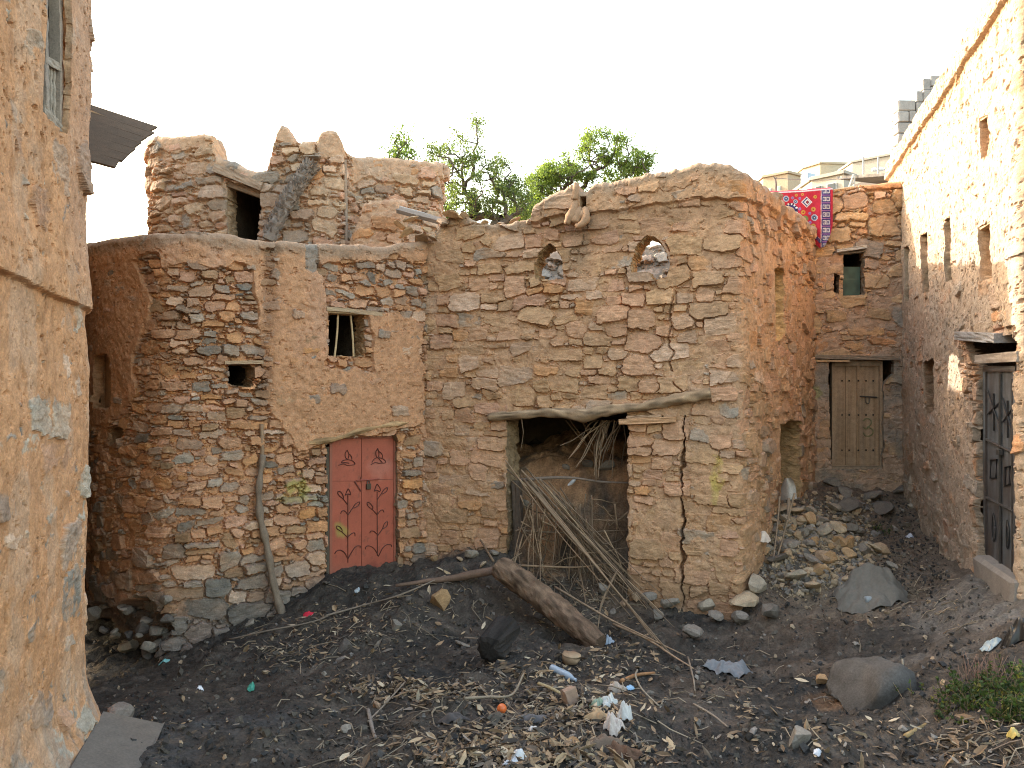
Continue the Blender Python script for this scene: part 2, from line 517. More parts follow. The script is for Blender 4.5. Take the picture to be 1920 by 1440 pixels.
def rubble(s, seed, size=(.22, .10), grow=None, depth=.03, tilt=.12, palette=None, greyf=.25, warp=.012, joint=.006, edge=.008, recess=.07, cover=2.6, bed=0.0, fill=.016, cuts=.62, classes=((1.5, 1.5), (1.15, 1.1), (.85, .85), (.6, .6), (.38, .38), (.24, .25))):
    """angular stones packed from large to small over the sheet; returns their relief, colour and edge distance"""
    R = np.random.RandomState(seed)
    U = s.U + fbm(s.U, s.Vv, .09, octv=4, seed=seed + 1) * warp
    W = s.Vv + fbm(s.U, s.Vv, .09, octv=4, seed=seed + 2) * warp
    nu, nv = U.shape
    F1 = np.full(U.shape, 9., np.float32); F2 = np.full(U.shape, 9., np.float32)
    ID = np.zeros(U.shape, np.int32)
    rel = np.zeros(U.shape, np.float32)
    occ = np.zeros(U.shape, np.float32)
    cols = [np.array((.3, .2, .1))]
    zb = s.zb; zmax = min(s.Vv.max(), s.ZT.max() + .35); umax = s.u[-1]; res = s.res
    palette = palette or [(TAN, 3), (OCHRE, 2.5), (BUFF, 1.2), (ORANGE, 1.0), (BROWN, .8), (PINK, .8)]
    pc = [np.array(c) for c, _ in palette]; pw = np.array([x for _, x in palette]); pw = pw / pw.sum()
    area = umax * (zmax - zb)
    for ci, (kw, kh) in enumerate(classes):
        n = int(area / (size[0] * kw * size[1] * kh) * cover * (.35 if ci == 0 else 1))
        us = R.rand(n) * umax; vs = zb + R.rand(n) * (zmax - zb)
        for q in range(n):
            cu, cv = us[q], vs[q]
            g = grow(cu, cv) if grow else 1.0
            a = .5 * size[0] * kw * g * R.uniform(.7, 1.35); b = .5 * size[1] * kh * g * R.uniform(.72, 1.3)
            if R.rand() < .08: b *= .5; a *= 1.2
            if bed: cv = cv + (round((cv - b) / bed) * bed + b - cv) * .8
            i0 = max(0, int((cu - a * .92) / res)); i1 = min(nu, int((cu + a * .92) / res) + 1)
            j0 = max(0, int((cv - zb - b * .92) / res)); j1 = min(nv, int((cv - zb + b * .92) / res) + 1)
            if i1 - i0 < 1 or j1 - j0 < 1: continue
            if occ[i0:i1:2, j0:j1:2].mean() > .10: continue
            occ[i0:i1, j0:j1] = 1
            gg = greyf(cu, cv) if callable(greyf) else greyf
            if R.rand() < gg:
                c = np.array(GREY if R.rand() < .55 else SLATE) * R.uniform(.75, 1.4)
                if R.rand() < .35: c = c * .6 + np.array(TAN) * .4
            else:
                c = pc[R.choice(len(pc), p=pw)] * R.uniform(.80, 1.18)
            th = R.normal(0, 1) * tilt * (2.2 if R.rand() < .12 else .6)
            m = .05
            i0 = max(0, int((cu - a - m) / res)); i1 = min(nu, int((cu + a + m) / res) + 2)
            j0 = max(0, int((cv - zb - b - m) / res)); j1 = min(nv, int((cv - zb + b + m) / res) + 2)
            du = U[i0:i1, j0:j1] - cu; dv = W[i0:i1, j0:j1] - cv
            x = du * math.cos(th) + dv * math.sin(th); y = -du * math.sin(th) + dv * math.cos(th)
            d = None
            ang = R.normal(0, .13, 4)
            for e in range(4):
                t = e * math.pi / 2 + ang[e] * (1 if e % 2 else 1.6)
                dd = x * math.cos(t) + y * math.sin(t) - (a if e % 2 == 0 else b) * R.uniform(.93, 1.07)
                d = dd if d is None else np.maximum(d, dd)
            for sx in (-1, 1):
                for sy in (-1, 1):
                    if R.rand() < cuts:
                        nx_, ny_ = sx * b * R.uniform(.6, 1.5), sy * a; l = math.hypot(nx_, ny_); nx_ /= l; ny_ /= l
                        d = np.maximum(d, x * nx_ + y * ny_ - (a * abs(nx_) + b * abs(ny_)) * R.uniform(.70, .93))
            d = d.astype(np.float32)
            f1 = F1[i0:i1, j0:j1]; f2 = F2[i0:i1, j0:j1]; ids = ID[i0:i1, j0:j1]; rl = rel[i0:i1, j0:j1]
            mk = d < f1
            f2[:] = np.where(mk, f1, np.minimum(f2, d))
            ids[mk] = len(cols)
            hh = R.uniform(0, 1) ** 1.2 * depth * (1.8 if R.rand() < .12 else 1) * (.65 + .35 * min(1.5, b / (size[1] * .5)))
            f = hh + R.normal(0, .07) * x + R.normal(0, .12) * y
            if R.rand() < .5:
                f = f - (y > R.uniform(-.6, .6) * b + x * R.uniform(-.3, .3)) * R.uniform(.004, .016)
            if R.rand() < .4:
                f = f - (x > R.uniform(-.6, .6) * a + y * R.uniform(-.8, .8)) * R.uniform(.003, .014)
            rl[mk] = f.astype(np.float32)[mk]
            f1[:] = np.where(mk, d, f1)
            cols.append(c)
    gap = np.minimum((F2 - F1) * .5, fill - F1)
    edgew = np.maximum(edge * (1 + .8 * fbm(s.U, s.Vv, .06, octv=3, seed=seed + 5)), .002)
    prof = sst(gap, joint * .5, joint * .5 + edgew)
    face = fbm(s.U, s.Vv, .10, .03, octv=4, seed=seed + 6) * .004 + fbm(s.U, s.Vv, .07, .05, octv=4, seed=seed + 9) * .006
    hst = rel + face - (1 - prof) * recess
    K = np.array(cols, np.float32)[ID]
    tone = 1 + .18 * fbm(s.U, s.Vv, .10, .07, octv=4, seed=seed + 7) + .12 * fbm(s.U, s.Vv, .03, octv=3, seed=seed + 8)
    K = K * tone[..., None]
    return hst.astype(np.float32), K, gap

def pits(s, seed, dens=1.0, size=.03, depth=.02, aspect=1.0):
    """small holes where stones and straw have dropped out of the mud"""
    a = fbm(s.U, s.Vv, size * 2.2, size * 2.2 * aspect, octv=3, seed=seed)
    return -sst(a, .55 / dens, .95 / dens) * depth

def mudcol(s, seed, c1, c2, c3=None):
    t = np.clip(.5 + .6 * fbm(s.U, s.Vv, .9, 1.3, octv=5, seed=seed), 0, 1)
    K = mixc(np.array(c1, np.float32), np.array(c2, np.float32), t)
    K = K * (1 + .13 * fbm(s.U, s.Vv, .05, octv=4, seed=seed + 1))[..., None]
    if c3 is not None:
        t = sst(fbm(s.U, s.Vv, .5, .9, octv=4, seed=seed + 2), .15, .8)
        K = mixc(K, np.array(c3, np.float32), t * .7)
    return K

def compose(s, hs, Ks, hm, Km, dust=.35, dseed=5):
    """lay the mud (height hm) over the stones (height hs): the higher of the two shows"""
    t = sst(hm - hs, -.003, .004)
    d = np.clip(dust + .35 * fbm(s.U, s.Vv, .35, octv=5, seed=dseed), 0, .9)
    Kst = mixc(Ks, Km, d)
    return np.maximum(hs, hm), mixc(Kst, Km, t)

def stain(K, s, px, py, rx, ry, c, amt=.7, seed=0):
    d = ((s.PX - px) / rx) ** 2 + ((s.PY - py) / ry) ** 2 + .8 * fbm(s.U, s.Vv, .08, octv=3, seed=seed + 90)
    return mixc(K, np.array(c, np.float32), (1 - sst(d, .3, 1.1)) * amt)

# ================================================================== ground
CP = [  # pixel x, pixel y, distance of ground points read from the place
    (200, 1240, 9.3), (260, 1270, 7.9), (300, 1330, 6.4), (400, 1420, 5.2), (250, 1400, 5.3), (120, 1440, 5.0),
    (350, 1222, 8.7), (420, 1185, 9.0), (520, 1150, 9.35), (620, 1092, 9.75),
    (560, 1200, 8.3), (620, 1280, 7.0), (560, 1330, 6.2), (520, 1400, 5.3),
    (640, 1066, 10.0), (740, 1062, 10.3), (700, 1110, 9.5), (850, 1045, 10.2), (940, 1045, 10.0), (830, 1088, 9.4), (860, 1165, 9.0), (760, 1160, 8.8),
    (940, 1100, 9.4), (960, 1180, 8.8), (900, 1215, 8.1), (800, 1230, 7.7), (1000, 1085, 10.2), (1120, 1080, 10.0), (1080, 1170, 9.1),
    (1000, 1220, 7.9), (1000, 1290, 6.4), (1000, 1360, 5.3), (1000, 1440, 4.3), (760, 1330, 6.0), (780, 1430, 4.6), (880, 1260, 7.0),
    (1180, 1110, 9.8), (1300, 1165, 9.3), (1410, 1165, 9.1), (1300, 1205, 8.6), (1180, 1200, 8.5), (1250, 1255, 7.5), (1380, 1270, 7.3), (1200, 1330, 5.9), (1200, 1430, 4.5),
    (1440, 1130, 9.2), (1500, 1230, 7.8), (1500, 1290, 6.8), (1450, 1370, 5.5), (1400, 1430, 4.8), (1600, 1400, 5.0),
    (1470, 935, 11.6), (1450, 1010, 10.6), (1500, 1030, 10.3), (1540, 950, 12.0), (1620, 1000, 11.3), (1620, 1110, 9.3), (1600, 915, 12.9), (1700, 935, 12.6), (1560, 1150, 8.9),
    (1700, 1010, 11.0), (1760, 1050, 9.9), (1720, 1120, 9.0), (1660, 1180, 8.1), (1700, 1215, 7.5),
    (1780, 1090, 8.8), (1850, 1110, 8.0), (1900, 1160, 7.2), (1760, 1165, 7.9), (1880, 1185, 6.9), (1800, 1235, 6.6), (1720, 1290, 6.2),
    (1850, 1270, 5.9), (1900, 1330, 5.1), (1800, 1390, 4.9), (1850, 1440, 4.4), (1720, 1340, 5.5), (1700, 1420, 4.8),
]
CPW = [at(*c) for c in CP] + [(0, 2.0, ZC - 1.72), (-2.5, 2.5, ZC - 2.2), (2.5, 2.5, ZC - 2.0), (0, 0, ZC - 1.6), (-4, -3, ZC - 2), (4, -3, ZC - 1.8),
        (-7, 10, .0), (-9, 4, .2), (-9, 16, 0.3), (9, 16, 1.5), (9, 5, .9), (2, 17, .8), (-3, 17, .5), (0.5, 13, 1.0), (6.5, 13.5, 1.3)]
CPW = np.array(CPW)
def _tps_fit(P, lam=.02):
    d = np.hypot(P[:, None, 0] - P[None, :, 0], P[:, None, 1] - P[None, :, 1])
    Kk = np.where(d > 0, d * d * np.log(d + 1e-12), 0) + lam * np.eye(len(P))
    A = np.concatenate([np.ones((len(P), 1)), P[:, :2]], 1)
    Mx = np.block([[Kk, A], [A.T, np.zeros((3, 3))]])
    return np.linalg.solve(Mx, np.concatenate([P[:, 2], np.zeros(3)]))
_tw = _tps_fit(CPW)
def ground_base(x, y):
    x = np.clip(np.asarray(x, float), -9, 9.5); y = np.clip(np.asarray(y, float), -3, 17)
    z = _tw[-3] + _tw[-2] * x + _tw[-1] * y
    for k in range(len(CPW)):
        d2 = (x - CPW[k, 0]) ** 2 + (y - CPW[k, 1]) ** 2
        z = z + _tw[k] * d2 * .5 * np.log(d2 + 1e-12)
    return z
def ground_z(x, y):
    x = np.asarray(x, float); y = np.asarray(y, float)
    z = ground_base(x, y)
    near = 1 - sst(np.maximum(np.abs(x), np.abs(y - 7)), 9, 14)
    z = z + near * (fbm(x, y, .6, octv=5, seed=21) * .095 + fbm(x, y, .20, octv=4, seed=22) * .045 * (1 - .7 * (1 - sst(x, -2.4, -1.2)) * (1 - sst(y, 7.5, 8.5))))
    cl = fbm(x, y, .075, octv=3, seed=23)
    rough = .35 + .65 * sst(fbm(x, y, 1.1, octv=3, seed=24), -.3, .3)
    z = z + near * rough * (sst(cl, .05, .7) * .028 - .012)
    # earth bank fallen inside the big doorway
    bank = sst(y + .30 * x, 10.2, 11.1) * sst(x, -.45, .1) * (1 - sst(x, 1.75, 2.1)) * (1 - sst(y, 12.6, 13.0))
    z = z + bank * (1.28 + .12 * fbm(x, y, .5, octv=3, seed=25))
    z = z + .26 * np.exp(-(((x - 3.95) / .65) ** 2 + ((y - 10.6) / .9) ** 2))
    far = sst(y, 20, 55) * sst(x, 6, 26)
    return z + far * 14.0
# lookup grid used to set things on the ground
_gx = np.linspace(-7, 9, 801); _gy = np.linspace(0, 16, 801)
_GX, _GY = np.meshgrid(_gx, _gy, indexing='ij')
_GZ = ground_z(_GX, _GY)
def gz(x, y):
    fx = min(max((x + 7) / .02, 0), 799.99); fy = min(max(y / .02, 0), 799.99)
    i, j = int(fx), int(fy); a, b = fx - i, fy - j
    return float((_GZ[i, j] * (1 - a) + _GZ[i + 1, j] * a) * (1 - b) + (_GZ[i, j + 1] * (1 - a) + _GZ[i + 1, j + 1] * a) * b)
def hit(px, py):
    """ground point seen at a pixel"""
    Y = 2.0
    while Y < 15.5:
        p = at(px, py, Y)
        if p[2] < gz(p[0], p[1]):
            return Vector((p[0], p[1], gz(p[0], p[1])))
        Y += .02
    p = at(px, py, 12); return Vector((p[0], p[1], gz(p[0], p[1])))

def grow_axis(lo, hi, res, far):
    a = list(np.arange(lo, hi, res)); st = res; x = a[-1]
    while x < far:
        st *= 1.35; x += st; a.append(x)
    st = res; x = lo; pre = []
    while x > -far:
        st *= 1.35; x -= st; pre.append(x)
    return np.array(pre[::-1] + a)
gr = .02 / Q
xs = grow_axis(-5.6, 6.6, gr, 420); ys = grow_axis(2.2, 13.6, gr, 420)
GX, GY = np.meshgrid(xs, ys, indexing='ij')
GZ = ground_z(GX, GY)
gpx = 960 + F * GX / np.maximum(GY, .5); gpy = HZ - F * (GZ - ZC) / np.maximum(GY, .5)
K = np.zeros(GX.shape + (3,), np.float32)
soil = np.array((.082, .064, .050)); ash = np.array((.043, .038, .034)); brown = np.array((.15, .108, .078)); dusty = np.array((.155, .132, .112)); red = np.array((.34, .19, .105))
t = np.clip(.5 + .6 * fbm(GX, GY, .8, octv=5, seed=31), 0, 1)
K = mixc(np.broadcast_to(soil, K.shape).astype(np.float32), ash.astype(np.float32), t)
lane = sst(GX - .35 * (GY - 9), 2.1, 3.2) * sst(GY, 7.5, 10.0)
K = mixc(K, brown.astype(np.float32), lane * .9)
def gblob(cx, cy, rx, ry, c, amt, seed):
    global K
    d = ((GX - cx) / rx) ** 2 + ((GY - cy) / ry) ** 2 + .7 * fbm(GX, GY, .25, octv=4, seed=seed)
    K = mixc(K, np.array(c, np.float32), (1 - sst(d, .2, 1.2)) * amt)
p = hit(1790, 1110); gblob(p.x, p.y, .75, .8, dusty, .9, 41)
p = hit(1880, 1150); gblob(p.x, p.y, .6, .5, dusty, .9, 42)
p = hit(1700, 1240); gblob(p.x, p.y, .7, .35, dusty * .8, .8, 43)
p = hit(330, 1370); gblob(p.x, p.y, .8, .8, (.062, .058, .056), .8, 44)
p = hit(1330, 1290); gblob(p.x, p.y, .4, .35, (.11, .08, .06), .8, 45)
p = hit(1480, 1260); gblob(p.x, p.y, .5, .3, (.12, .08, .055), .7, 46)
p = hit(1560, 1315); gblob(p.x, p.y, .25, .2, (.16, .09, .05), .7, 47)
gblob(.9, 11.2, 2.1, 1.15, red, .95, 48)
p = hit(1520, 1020); gblob(p.x + .2, p.y, 1.0, 1.6, (.20, .145, .10), .85, 52)
p = hit(900, 1130); gblob(p.x, p.y, .9, .5, (.075, .058, .047), .8, 49)
p = hit(1150, 1110); gblob(p.x, p.y, .7, .6, (.11, .075, .052), .8, 50)
p = hit(1100, 1300); gblob(p.x, p.y, 1.1, .9, (.072, .056, .047), .7, 51)
K = K * (1 + .25 * fbm(GX, GY, .05, octv=4, seed=33))[..., None]
crumb = sst(fbm(GX, GY, .035, octv=2, seed=34), .75, 1.0)
K = mixc(K, np.array((.20, .15, .105), np.float32), crumb * .35)
streak = sst(fbm(GX, GY, .5, .18, octv=5, seed=35), .15, .9)
K = mixc(K, np.array((.125, .098, .078), np.float32), streak * .75)
idx = np.arange(GX.size).reshape(GX.shape)
Fq = np.stack([idx[:-1, :-1], idx[1:, :-1], idx[1:, 1:], idx[:-1, 1:]], -1).reshape(-1, 4)
ground = mesh_np('ground', np.stack([GX, GY, GZ], -1).reshape(-1, 3), Fq, np.clip(K, .008, .6).reshape(-1, 3), M['earth'])
tag(ground, kind='structure')

# ================================================================== left house with the red door
lh = thing('stone_house', 'rounded rubble stone house with pink mud plaster bands and the red metal door', 'house', (-3.0, 10.4, .5))
sh = Sheet([(-6.7, 11.8), (-5.45, 9.9), (-4.75, 9.25), (-4.2, 8.93), (-3.95, 8.85), (-3.55, 8.95), (-3.0, 9.4), (-2.2, 10.0), (-1.62, 10.4), (-1.30, 10.6), (-1.24, 10.66), (-1.20, 10.75), (-.6, 11.4)],
           -.25, .0105, pytop=[(140, 462), (175, 458), (230, 444), (290, 438), (360, 437), (440, 443), (500, 452), (560, 458), (640, 462), (720, 464), (760, 455), (783, 455), (890, 440)],
           thick=.45, r=.06, chaikin=2)
LH = sh
def growl(u, v): return 1.0 + .75 * (1 - float(sst(np.float64(v), .3, 1.9)))
gl = lambda u, v: .22 + .40 * (1 - float(sst(np.float64(v), .2, 1.5))) + (.30 if v > 3.6 else 0)
hs, Ks, gap = rubble(sh, 101, (.150, .078), growl, depth=.042, tilt=.26, greyf=gl, recess=.075, edge=.006)
Km = mudcol(sh, 120, (.50, .272, .155), (.48, .262, .145), (.49, .285, .185))
# left curve: washed over with mud; stones narrow
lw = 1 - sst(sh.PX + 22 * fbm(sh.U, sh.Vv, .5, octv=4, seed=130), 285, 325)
hm = -.040 + .016 * fbm(sh.U, sh.Vv, .3, octv=5, seed=131) + .026 * fbm(sh.U, sh.Vv, .9, octv=4, seed=132)
hm = hm + lw * .022
fine = fbm(sh.U, sh.Vv, .05, octv=4, seed=133) * .007 + pits(sh, 134, 1.0, .025, .016)
# plaster areas
top_band = [(100, 380), (800, 380), (800, 470), (775, 500), (740, 478), (700, 492), (660, 486), (600, 500), (570, 470), (470, 505), (440, 492), (400, 505), (345, 497), (310, 508), (300, 470), (240, 490), (175, 500), (100, 500)]
strip = [(478, 440), (598, 440), (600, 520), (612, 580), (612, 690), (700, 700), (770, 640), (786, 640), (790, 790), (700, 808), (600, 835), (560, 850), (530, 800), (505, 760), (490, 640), (478, 560)]
side_pl = [(690, 590), (740, 580), (790, 610), (790, 800), (600, 830), (600, 690), (700, 695)]
leftpl = [(150, 440), (250, 470), (285, 560), (262, 640), (250, 740), (215, 800), (150, 800)]
pl = np.maximum.reduce([sh.mask(top_band, .045, .2, 1), sh.mask(strip, .05, .22, 2), sh.mask(side_pl, .05, .22, 3), sh.mask(leftpl, .08, .3, 4) * .9])
pl = np.maximum(pl, (sh.t > -.06).astype(np.float32))
lev = blur(pl, 1)
hp = np.where(lev > .02, .050 + (lev - 1) * .09, -1)
thin = sst(fbm(sh.U, sh.Vv, .35, octv=4, seed=135), .12, .75)
hm2 = np.maximum(hm + fine, hp + fine * 1.1 + .007 * fbm(sh.U, sh.Vv, .4, octv=4, seed=136) - thin * .016)
# groove running down beside the plaster strip
gu = np.abs(sh.PX - (500 + 6 * fbm(sh.U * 0, sh.Vv, .5, octv=3, seed=137)))
hm2 = hm2 - (1 - sst(gu, 4, 22)) * .05 * sst(sh.Vv, 2.7, 3.0)
h, K = compose(sh, hs, Ks, hm2, Km, .24, 138)
# lower stones blackened and grey, rusty runs in the groove
low = 1 - sst(sh.Vv + .25 * fbm(sh.U, sh.Vv, .5, octv=4, seed=139), .15, 1.0)
K = mixc(K, K.mean(-1, keepdims=True) * np.array((.62, .58, .54), np.float32), low * .75)
K = mixc(K, np.array((.23, .125, .075), np.float32), (1 - sst(gu, 3, 20)) * .55 * sst(sh.Vv, 2.6, 3.0))
tb = sst(sh.t + .06 * fbm(sh.U, sh.Vv, .2, octv=4, seed=140), -.16, -.02)
K = mixc(K, np.array((.25, .19, .14), np.float32), tb * .65)
K = mixc(K, K * np.array((.72, .66, .60), np.float32), lw * .55)  # left curve browned and darkened: its shade is put into the colour
for (a, b, rx, ry, c, m) in [(562, 912, 26, 22, (.36, .38, .08), .5), (556, 935, 40, 10, (.42, .38, .1), .3)]:
    K = stain(K, sh, a, b, rx, ry, c, m, a)
# the undermined foot on the left
cav = sh.mask([(165, 1125), (215, 1140), (262, 1120), (310, 1150), (322, 1180), (300, 1215), (250, 1260), (150, 1260)], .06, .2, 9)
h = h - blur(cav, 3) * .30
# drain notch beside the strip
nt_ = sh.mask([(572, 455), (592, 455), (596, 500), (585, 514), (570, 505)], .01, .1, 10)
K = mixc(K, np.array(SLATE, np.float32) * 1.2, nt_ * .8); h = h - nt_ * .02
sh.opening([(428, 685), (433, 683), (470, 684), (476, 689), (475, 722), (468, 726), (436, 725), (429, 718)], .35, (.30, .19, .11), .006)
sh.opening([(616, 588), (683, 588), (684, 668), (617, 668)], .32, (.42, .27, .15), .010)
sh.opening([(612, 832), (640, 822), (742, 815), (747, 830), (748, 1090), (612, 1090)], .16, (.24, .17, .11), .012, False)
sh.opening([(180, 668), (206, 662), (212, 672), (212, 762), (205, 768), (181, 764)], .12, (.42, .25, .14), .008, 'niche')
sh.opening([(203, 805), (212, 798), (228, 800), (230, 812), (222, 832), (206, 836)], .2, (.30, .18, .1), .01, 'niche')
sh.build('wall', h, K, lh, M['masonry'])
# roof slab behind the parapet and closing walls so that the rooms are dark
mb = MB()
def slab(mb, pts, z0, z1, col):
    n = len(pts)
    V = [(x, y, z0) for x, y in pts] + [(x, y, z1) for x, y in pts]
    mb.add(V, [(i, (i + 1) % n, (i + 1) % n + n, i + n) for i in range(n)], [(0, i + 1, i) for i in range(1, n - 1)] + [(n, n + i, n + i + 1) for i in range(1, n - 1)], col)
slab(mb, [(-6.5, 12.0), (-5.3, 10.2), (-4.1, 9.25), (-3.6, 9.3), (-2.5, 10.2), (-1.5, 10.85), (-1.0, 11.4), (-1.0, 14.6), (-6.9, 14.6)], 4.25, 4.45, (.36, .25, .16))
mb.build('roof', M['masonry'], lh)
mb = MB()
slab(mb, [(-6.7, 12.0), (-6.7, 14.5), (-1.0, 14.5), (-1.0, 11.4), (-1.05, 11.4), (-1.05, 14.45), (-6.65, 14.45), (-6.65, 12.0)], -.2, 4.25, (.36, .25, .16))
mb.build('back_wall', M['masonry'], lh)

# ================================================================== middle house with the two pointed windows
mh = thing('arched_house', 'roofless stone house with two pointed arch windows and a large open doorway', 'ruined house', (1.5, 10.8, .5))
sh = Sheet([(-1.7, 11.6), (-1.45, 10.86), (-1.38, 10.78), (0, 10.32), (1.5, 9.80), (2.5, 9.41), (2.68, 9.335), (2.76, 9.325), (2.82, 9.37), (3.0, 9.62), (4.0, 11.22), (4.88, 12.62), (5.3, 13.4)],
           .0, .0105, pytop=[(740, 462), (783, 452), (800, 440), (815, 445), (830, 420), (848, 402), (868, 404), (885, 415), (905, 421), (930, 418), (955, 419), (975, 410), (996, 412), (1001, 386), (1020, 374), (1060, 362), (1072, 345), (1086, 348), (1090, 360), (1130, 348), (1200, 337), (1290, 314), (1340, 308), (1366, 309), (1378, 318), (1400, 334), (1420, 347), (1440, 362), (1460, 377), (1480, 392), (1500, 407), (1516, 426), (1519, 428)],
           thick=.42, r=.04, chaikin=2, backmax=.10, topn=.035, tops=.16)
MH = sh
gm_ = lambda u, v: 1.0 + (.12 if v > 2.2 else 0)
hs, Ks, gap = rubble(sh, 201, (.25, .135), None, depth=.042, tilt=.09, greyf=.10, recess=.055, bed=.10, edge=.004, cover=2.6, cuts=.30, fill=.007, warp=.008,
                     palette=[(TAN, 4), ((.44, .275, .155), 4), (BUFF, 1.2), (ORANGE, .5), (PINK, .6), (BROWN, .5)])
Km = mudcol(sh, 220, (.455, .275, .165), (.455, .27, .155), (.44, .285, .185))
side = sst(sh.PX, 1380, 1400)
fine = fbm(sh.U, sh.Vv, .05, octv=4, seed=233) * .006 + pits(sh, 234, 1.0, .025, .014)
hm = -.010 + .022 * fbm(sh.U, sh.Vv, .28, octv=5, seed=231) + .022 * fbm(sh.U, sh.Vv, .7, octv=3, seed=250) + .012 * fbm(sh.U, sh.Vv, 1.1, octv=4, seed=232)
# muddy pier beside the red door and the plastered right foot
pier = sh.mask([(740, 780), (800, 770), (900, 800), (955, 800), (955, 1060), (740, 1060)], .08, .3, 21)
foot = sh.mask([(1286, 790), (1420, 770), (1420, 1120), (1288, 1100)], .05, .25, 22)
hm = hm + blur(pier, 4) * (.016 + .016 * fbm(sh.U, sh.Vv, .22, .10, octv=4, seed=235)) + blur(foot, 4) * (.018 + .012 * fbm(sh.U, sh.Vv, .3, .12, octv=4, seed=236)) + side * (.012 + .014 * fbm(sh.U, sh.Vv, .25, .5, octv=4, seed=237))
par = sh.mask([(996, 250), (1600, 250), (1600, 500), (1512, 440), (1440, 392), (1385, 374), (1370, 375), (1340, 374), (1290, 378), (1230, 384), (1190, 392), (1130, 398), (1090, 402), (1055, 404), (1010, 418), (985, 420)], .03, .15, 23)
lev = blur(par, 1)
thin = sst(fbm(sh.U, sh.Vv, .3, octv=4, seed=238), .15, .7)
crack = 1 - sst(np.abs(fbm(sh.U, sh.Vv, .45, octv=4, seed=239)), 0, .05)
hp = np.where(lev > .02, .068 + (lev - 1) * .11, -1) + .010 * fbm(sh.U, sh.Vv, .3, octv=4, seed=240) - thin * .02 - crack * .018
hm2 = np.maximum(hm + fine, hp + fine)
hs = hs + lev * .045
h, K = compose(sh, hs, Ks, hm2, Km, .42, 241)
# long crack between the two halves of the right pillar
cx = 1281 + 5 * fbm(sh.U * 0, sh.Vv, .35, octv=4, seed=242)
cw = np.clip(2.6 + 3.2 * fbm(sh.U * 0, sh.Vv, .16, octv=3, seed=247), .3, 6)
cx = cx + 3.0 * fbm(sh.U * 0, sh.Vv, .07, octv=3, seed=248)
cr = (1 - sst(np.abs(sh.PX - cx), cw * .4, cw + .6)) * (sh.PY > 778) * (sh.PY < 1200)
h = h - cr * .16
cx2 = 1250 + (sh.PY - 460) * .08 + 14 * fbm(sh.U * 0, sh.Vv, .25, octv=4, seed=243)
cr2 = (1 - sst(np.abs(sh.PX - cx2), .8, 2.5)) * (sh.PY > 520) * (sh.PY < 760) * sst(fbm(sh.U * 0, sh.Vv, .2, octv=3, seed=249), -.1, .3)
h = h - cr2 * .05
# the pillar left of the crack stands slightly proud, the foot is undercut
pil = sh.mask([(1178, 792), (1279, 792), (1279, 1150), (1178, 1150)], .01, .2, 24)
h = h + blur(pil, 2) * .03
tb = sst(sh.t + .05 * fbm(sh.U, sh.Vv, .2, octv=4, seed=244), -.13, -.01)
K = mixc(K, np.array((.27, .205, .15), np.float32), tb * .6)
K = mixc(K, K * np.array((.97, .98, .98), np.float32), side)
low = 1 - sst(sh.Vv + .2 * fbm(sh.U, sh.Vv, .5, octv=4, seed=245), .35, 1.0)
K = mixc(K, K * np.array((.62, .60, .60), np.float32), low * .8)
# dark brown run under the spout
K = mixc(K, np.array((.24, .17, .115), np.float32), (1 - sst(np.abs(sh.PX - 1085) + 8 * fbm(sh.U, sh.Vv, .2, octv=3, seed=246), 8, 34)) * (sh.PY > 395) * (1 - sst(sh.PY, 470, 560)) * .6)
K = mixc(K, K * .72, sh.mask([(985, 404), (1385, 378), (1385, 400), (1250, 418), (1150, 440), (1040, 450), (985, 440)], .06, .2, 26) * .6)  # darker band along the wall below the parapet ledge
K = stain(K, sh, 1345, 890, 13, 36, (.45, .36, .07), .5, 1); K = stain(K, sh, 1340, 925, 8, 22, (.42, .35, .09), .4, 2)
sh.opening([(1003, 524), (1002, 497), (1010, 476), (1022, 460), (1030, 455), (1040, 461), (1049, 474), (1055, 490), (1056, 524)], .42, (.38, .25, .14), .010, False)
sh.opening([(1185, 512), (1184, 485), (1190, 466), (1200, 452), (1214, 441), (1228, 443), (1242, 455), (1252, 472), (1256, 498), (1252, 520), (1226, 526), (1218, 512)], .42, (.42, .28, .16), .010, False)
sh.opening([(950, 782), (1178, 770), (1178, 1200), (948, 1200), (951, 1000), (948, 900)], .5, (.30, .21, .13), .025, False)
sh.opening([(1448, 503), (1463, 498), (1470, 510), (1470, 625), (1462, 640), (1450, 640)], .40, (.42, .27, .13), .014, False)
sh.opening([(1460, 795), (1480, 786), (1496, 790), (1500, 810), (1500, 920), (1490, 1000), (1464, 1000)], .35, (.40, .26, .14), .02)
sh.opening([(1089, 370), (1101, 370), (1101, 391), (1090, 391)], .42, (.40, .26, .16), .004, False)
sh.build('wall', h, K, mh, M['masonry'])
# upper floor of the roofless room, and the chamber behind the doorway
mb = MB(); slab(mb, [(-1.3, 11.2), (0, 10.7), (2.5, 9.8), (4.6, 12.9), (3.2, 14.2), (-.9, 14.2)], 2.72, 2.85, (.28, .19, .12))
mb.build('upper_floor', M['masonry'], mh)
mb = MB()
slab(mb, [(-.75, 11.0), (-.75, 13.4), (2.35, 13.2), (2.35, 10.1), (2.42, 10.1), (2.42, 13.3), (-.85, 13.5), (-.85, 11.0)], .2, 2.72, (.19, .14, .10))
mb.build('inner_wall', M['masonry'], mh)

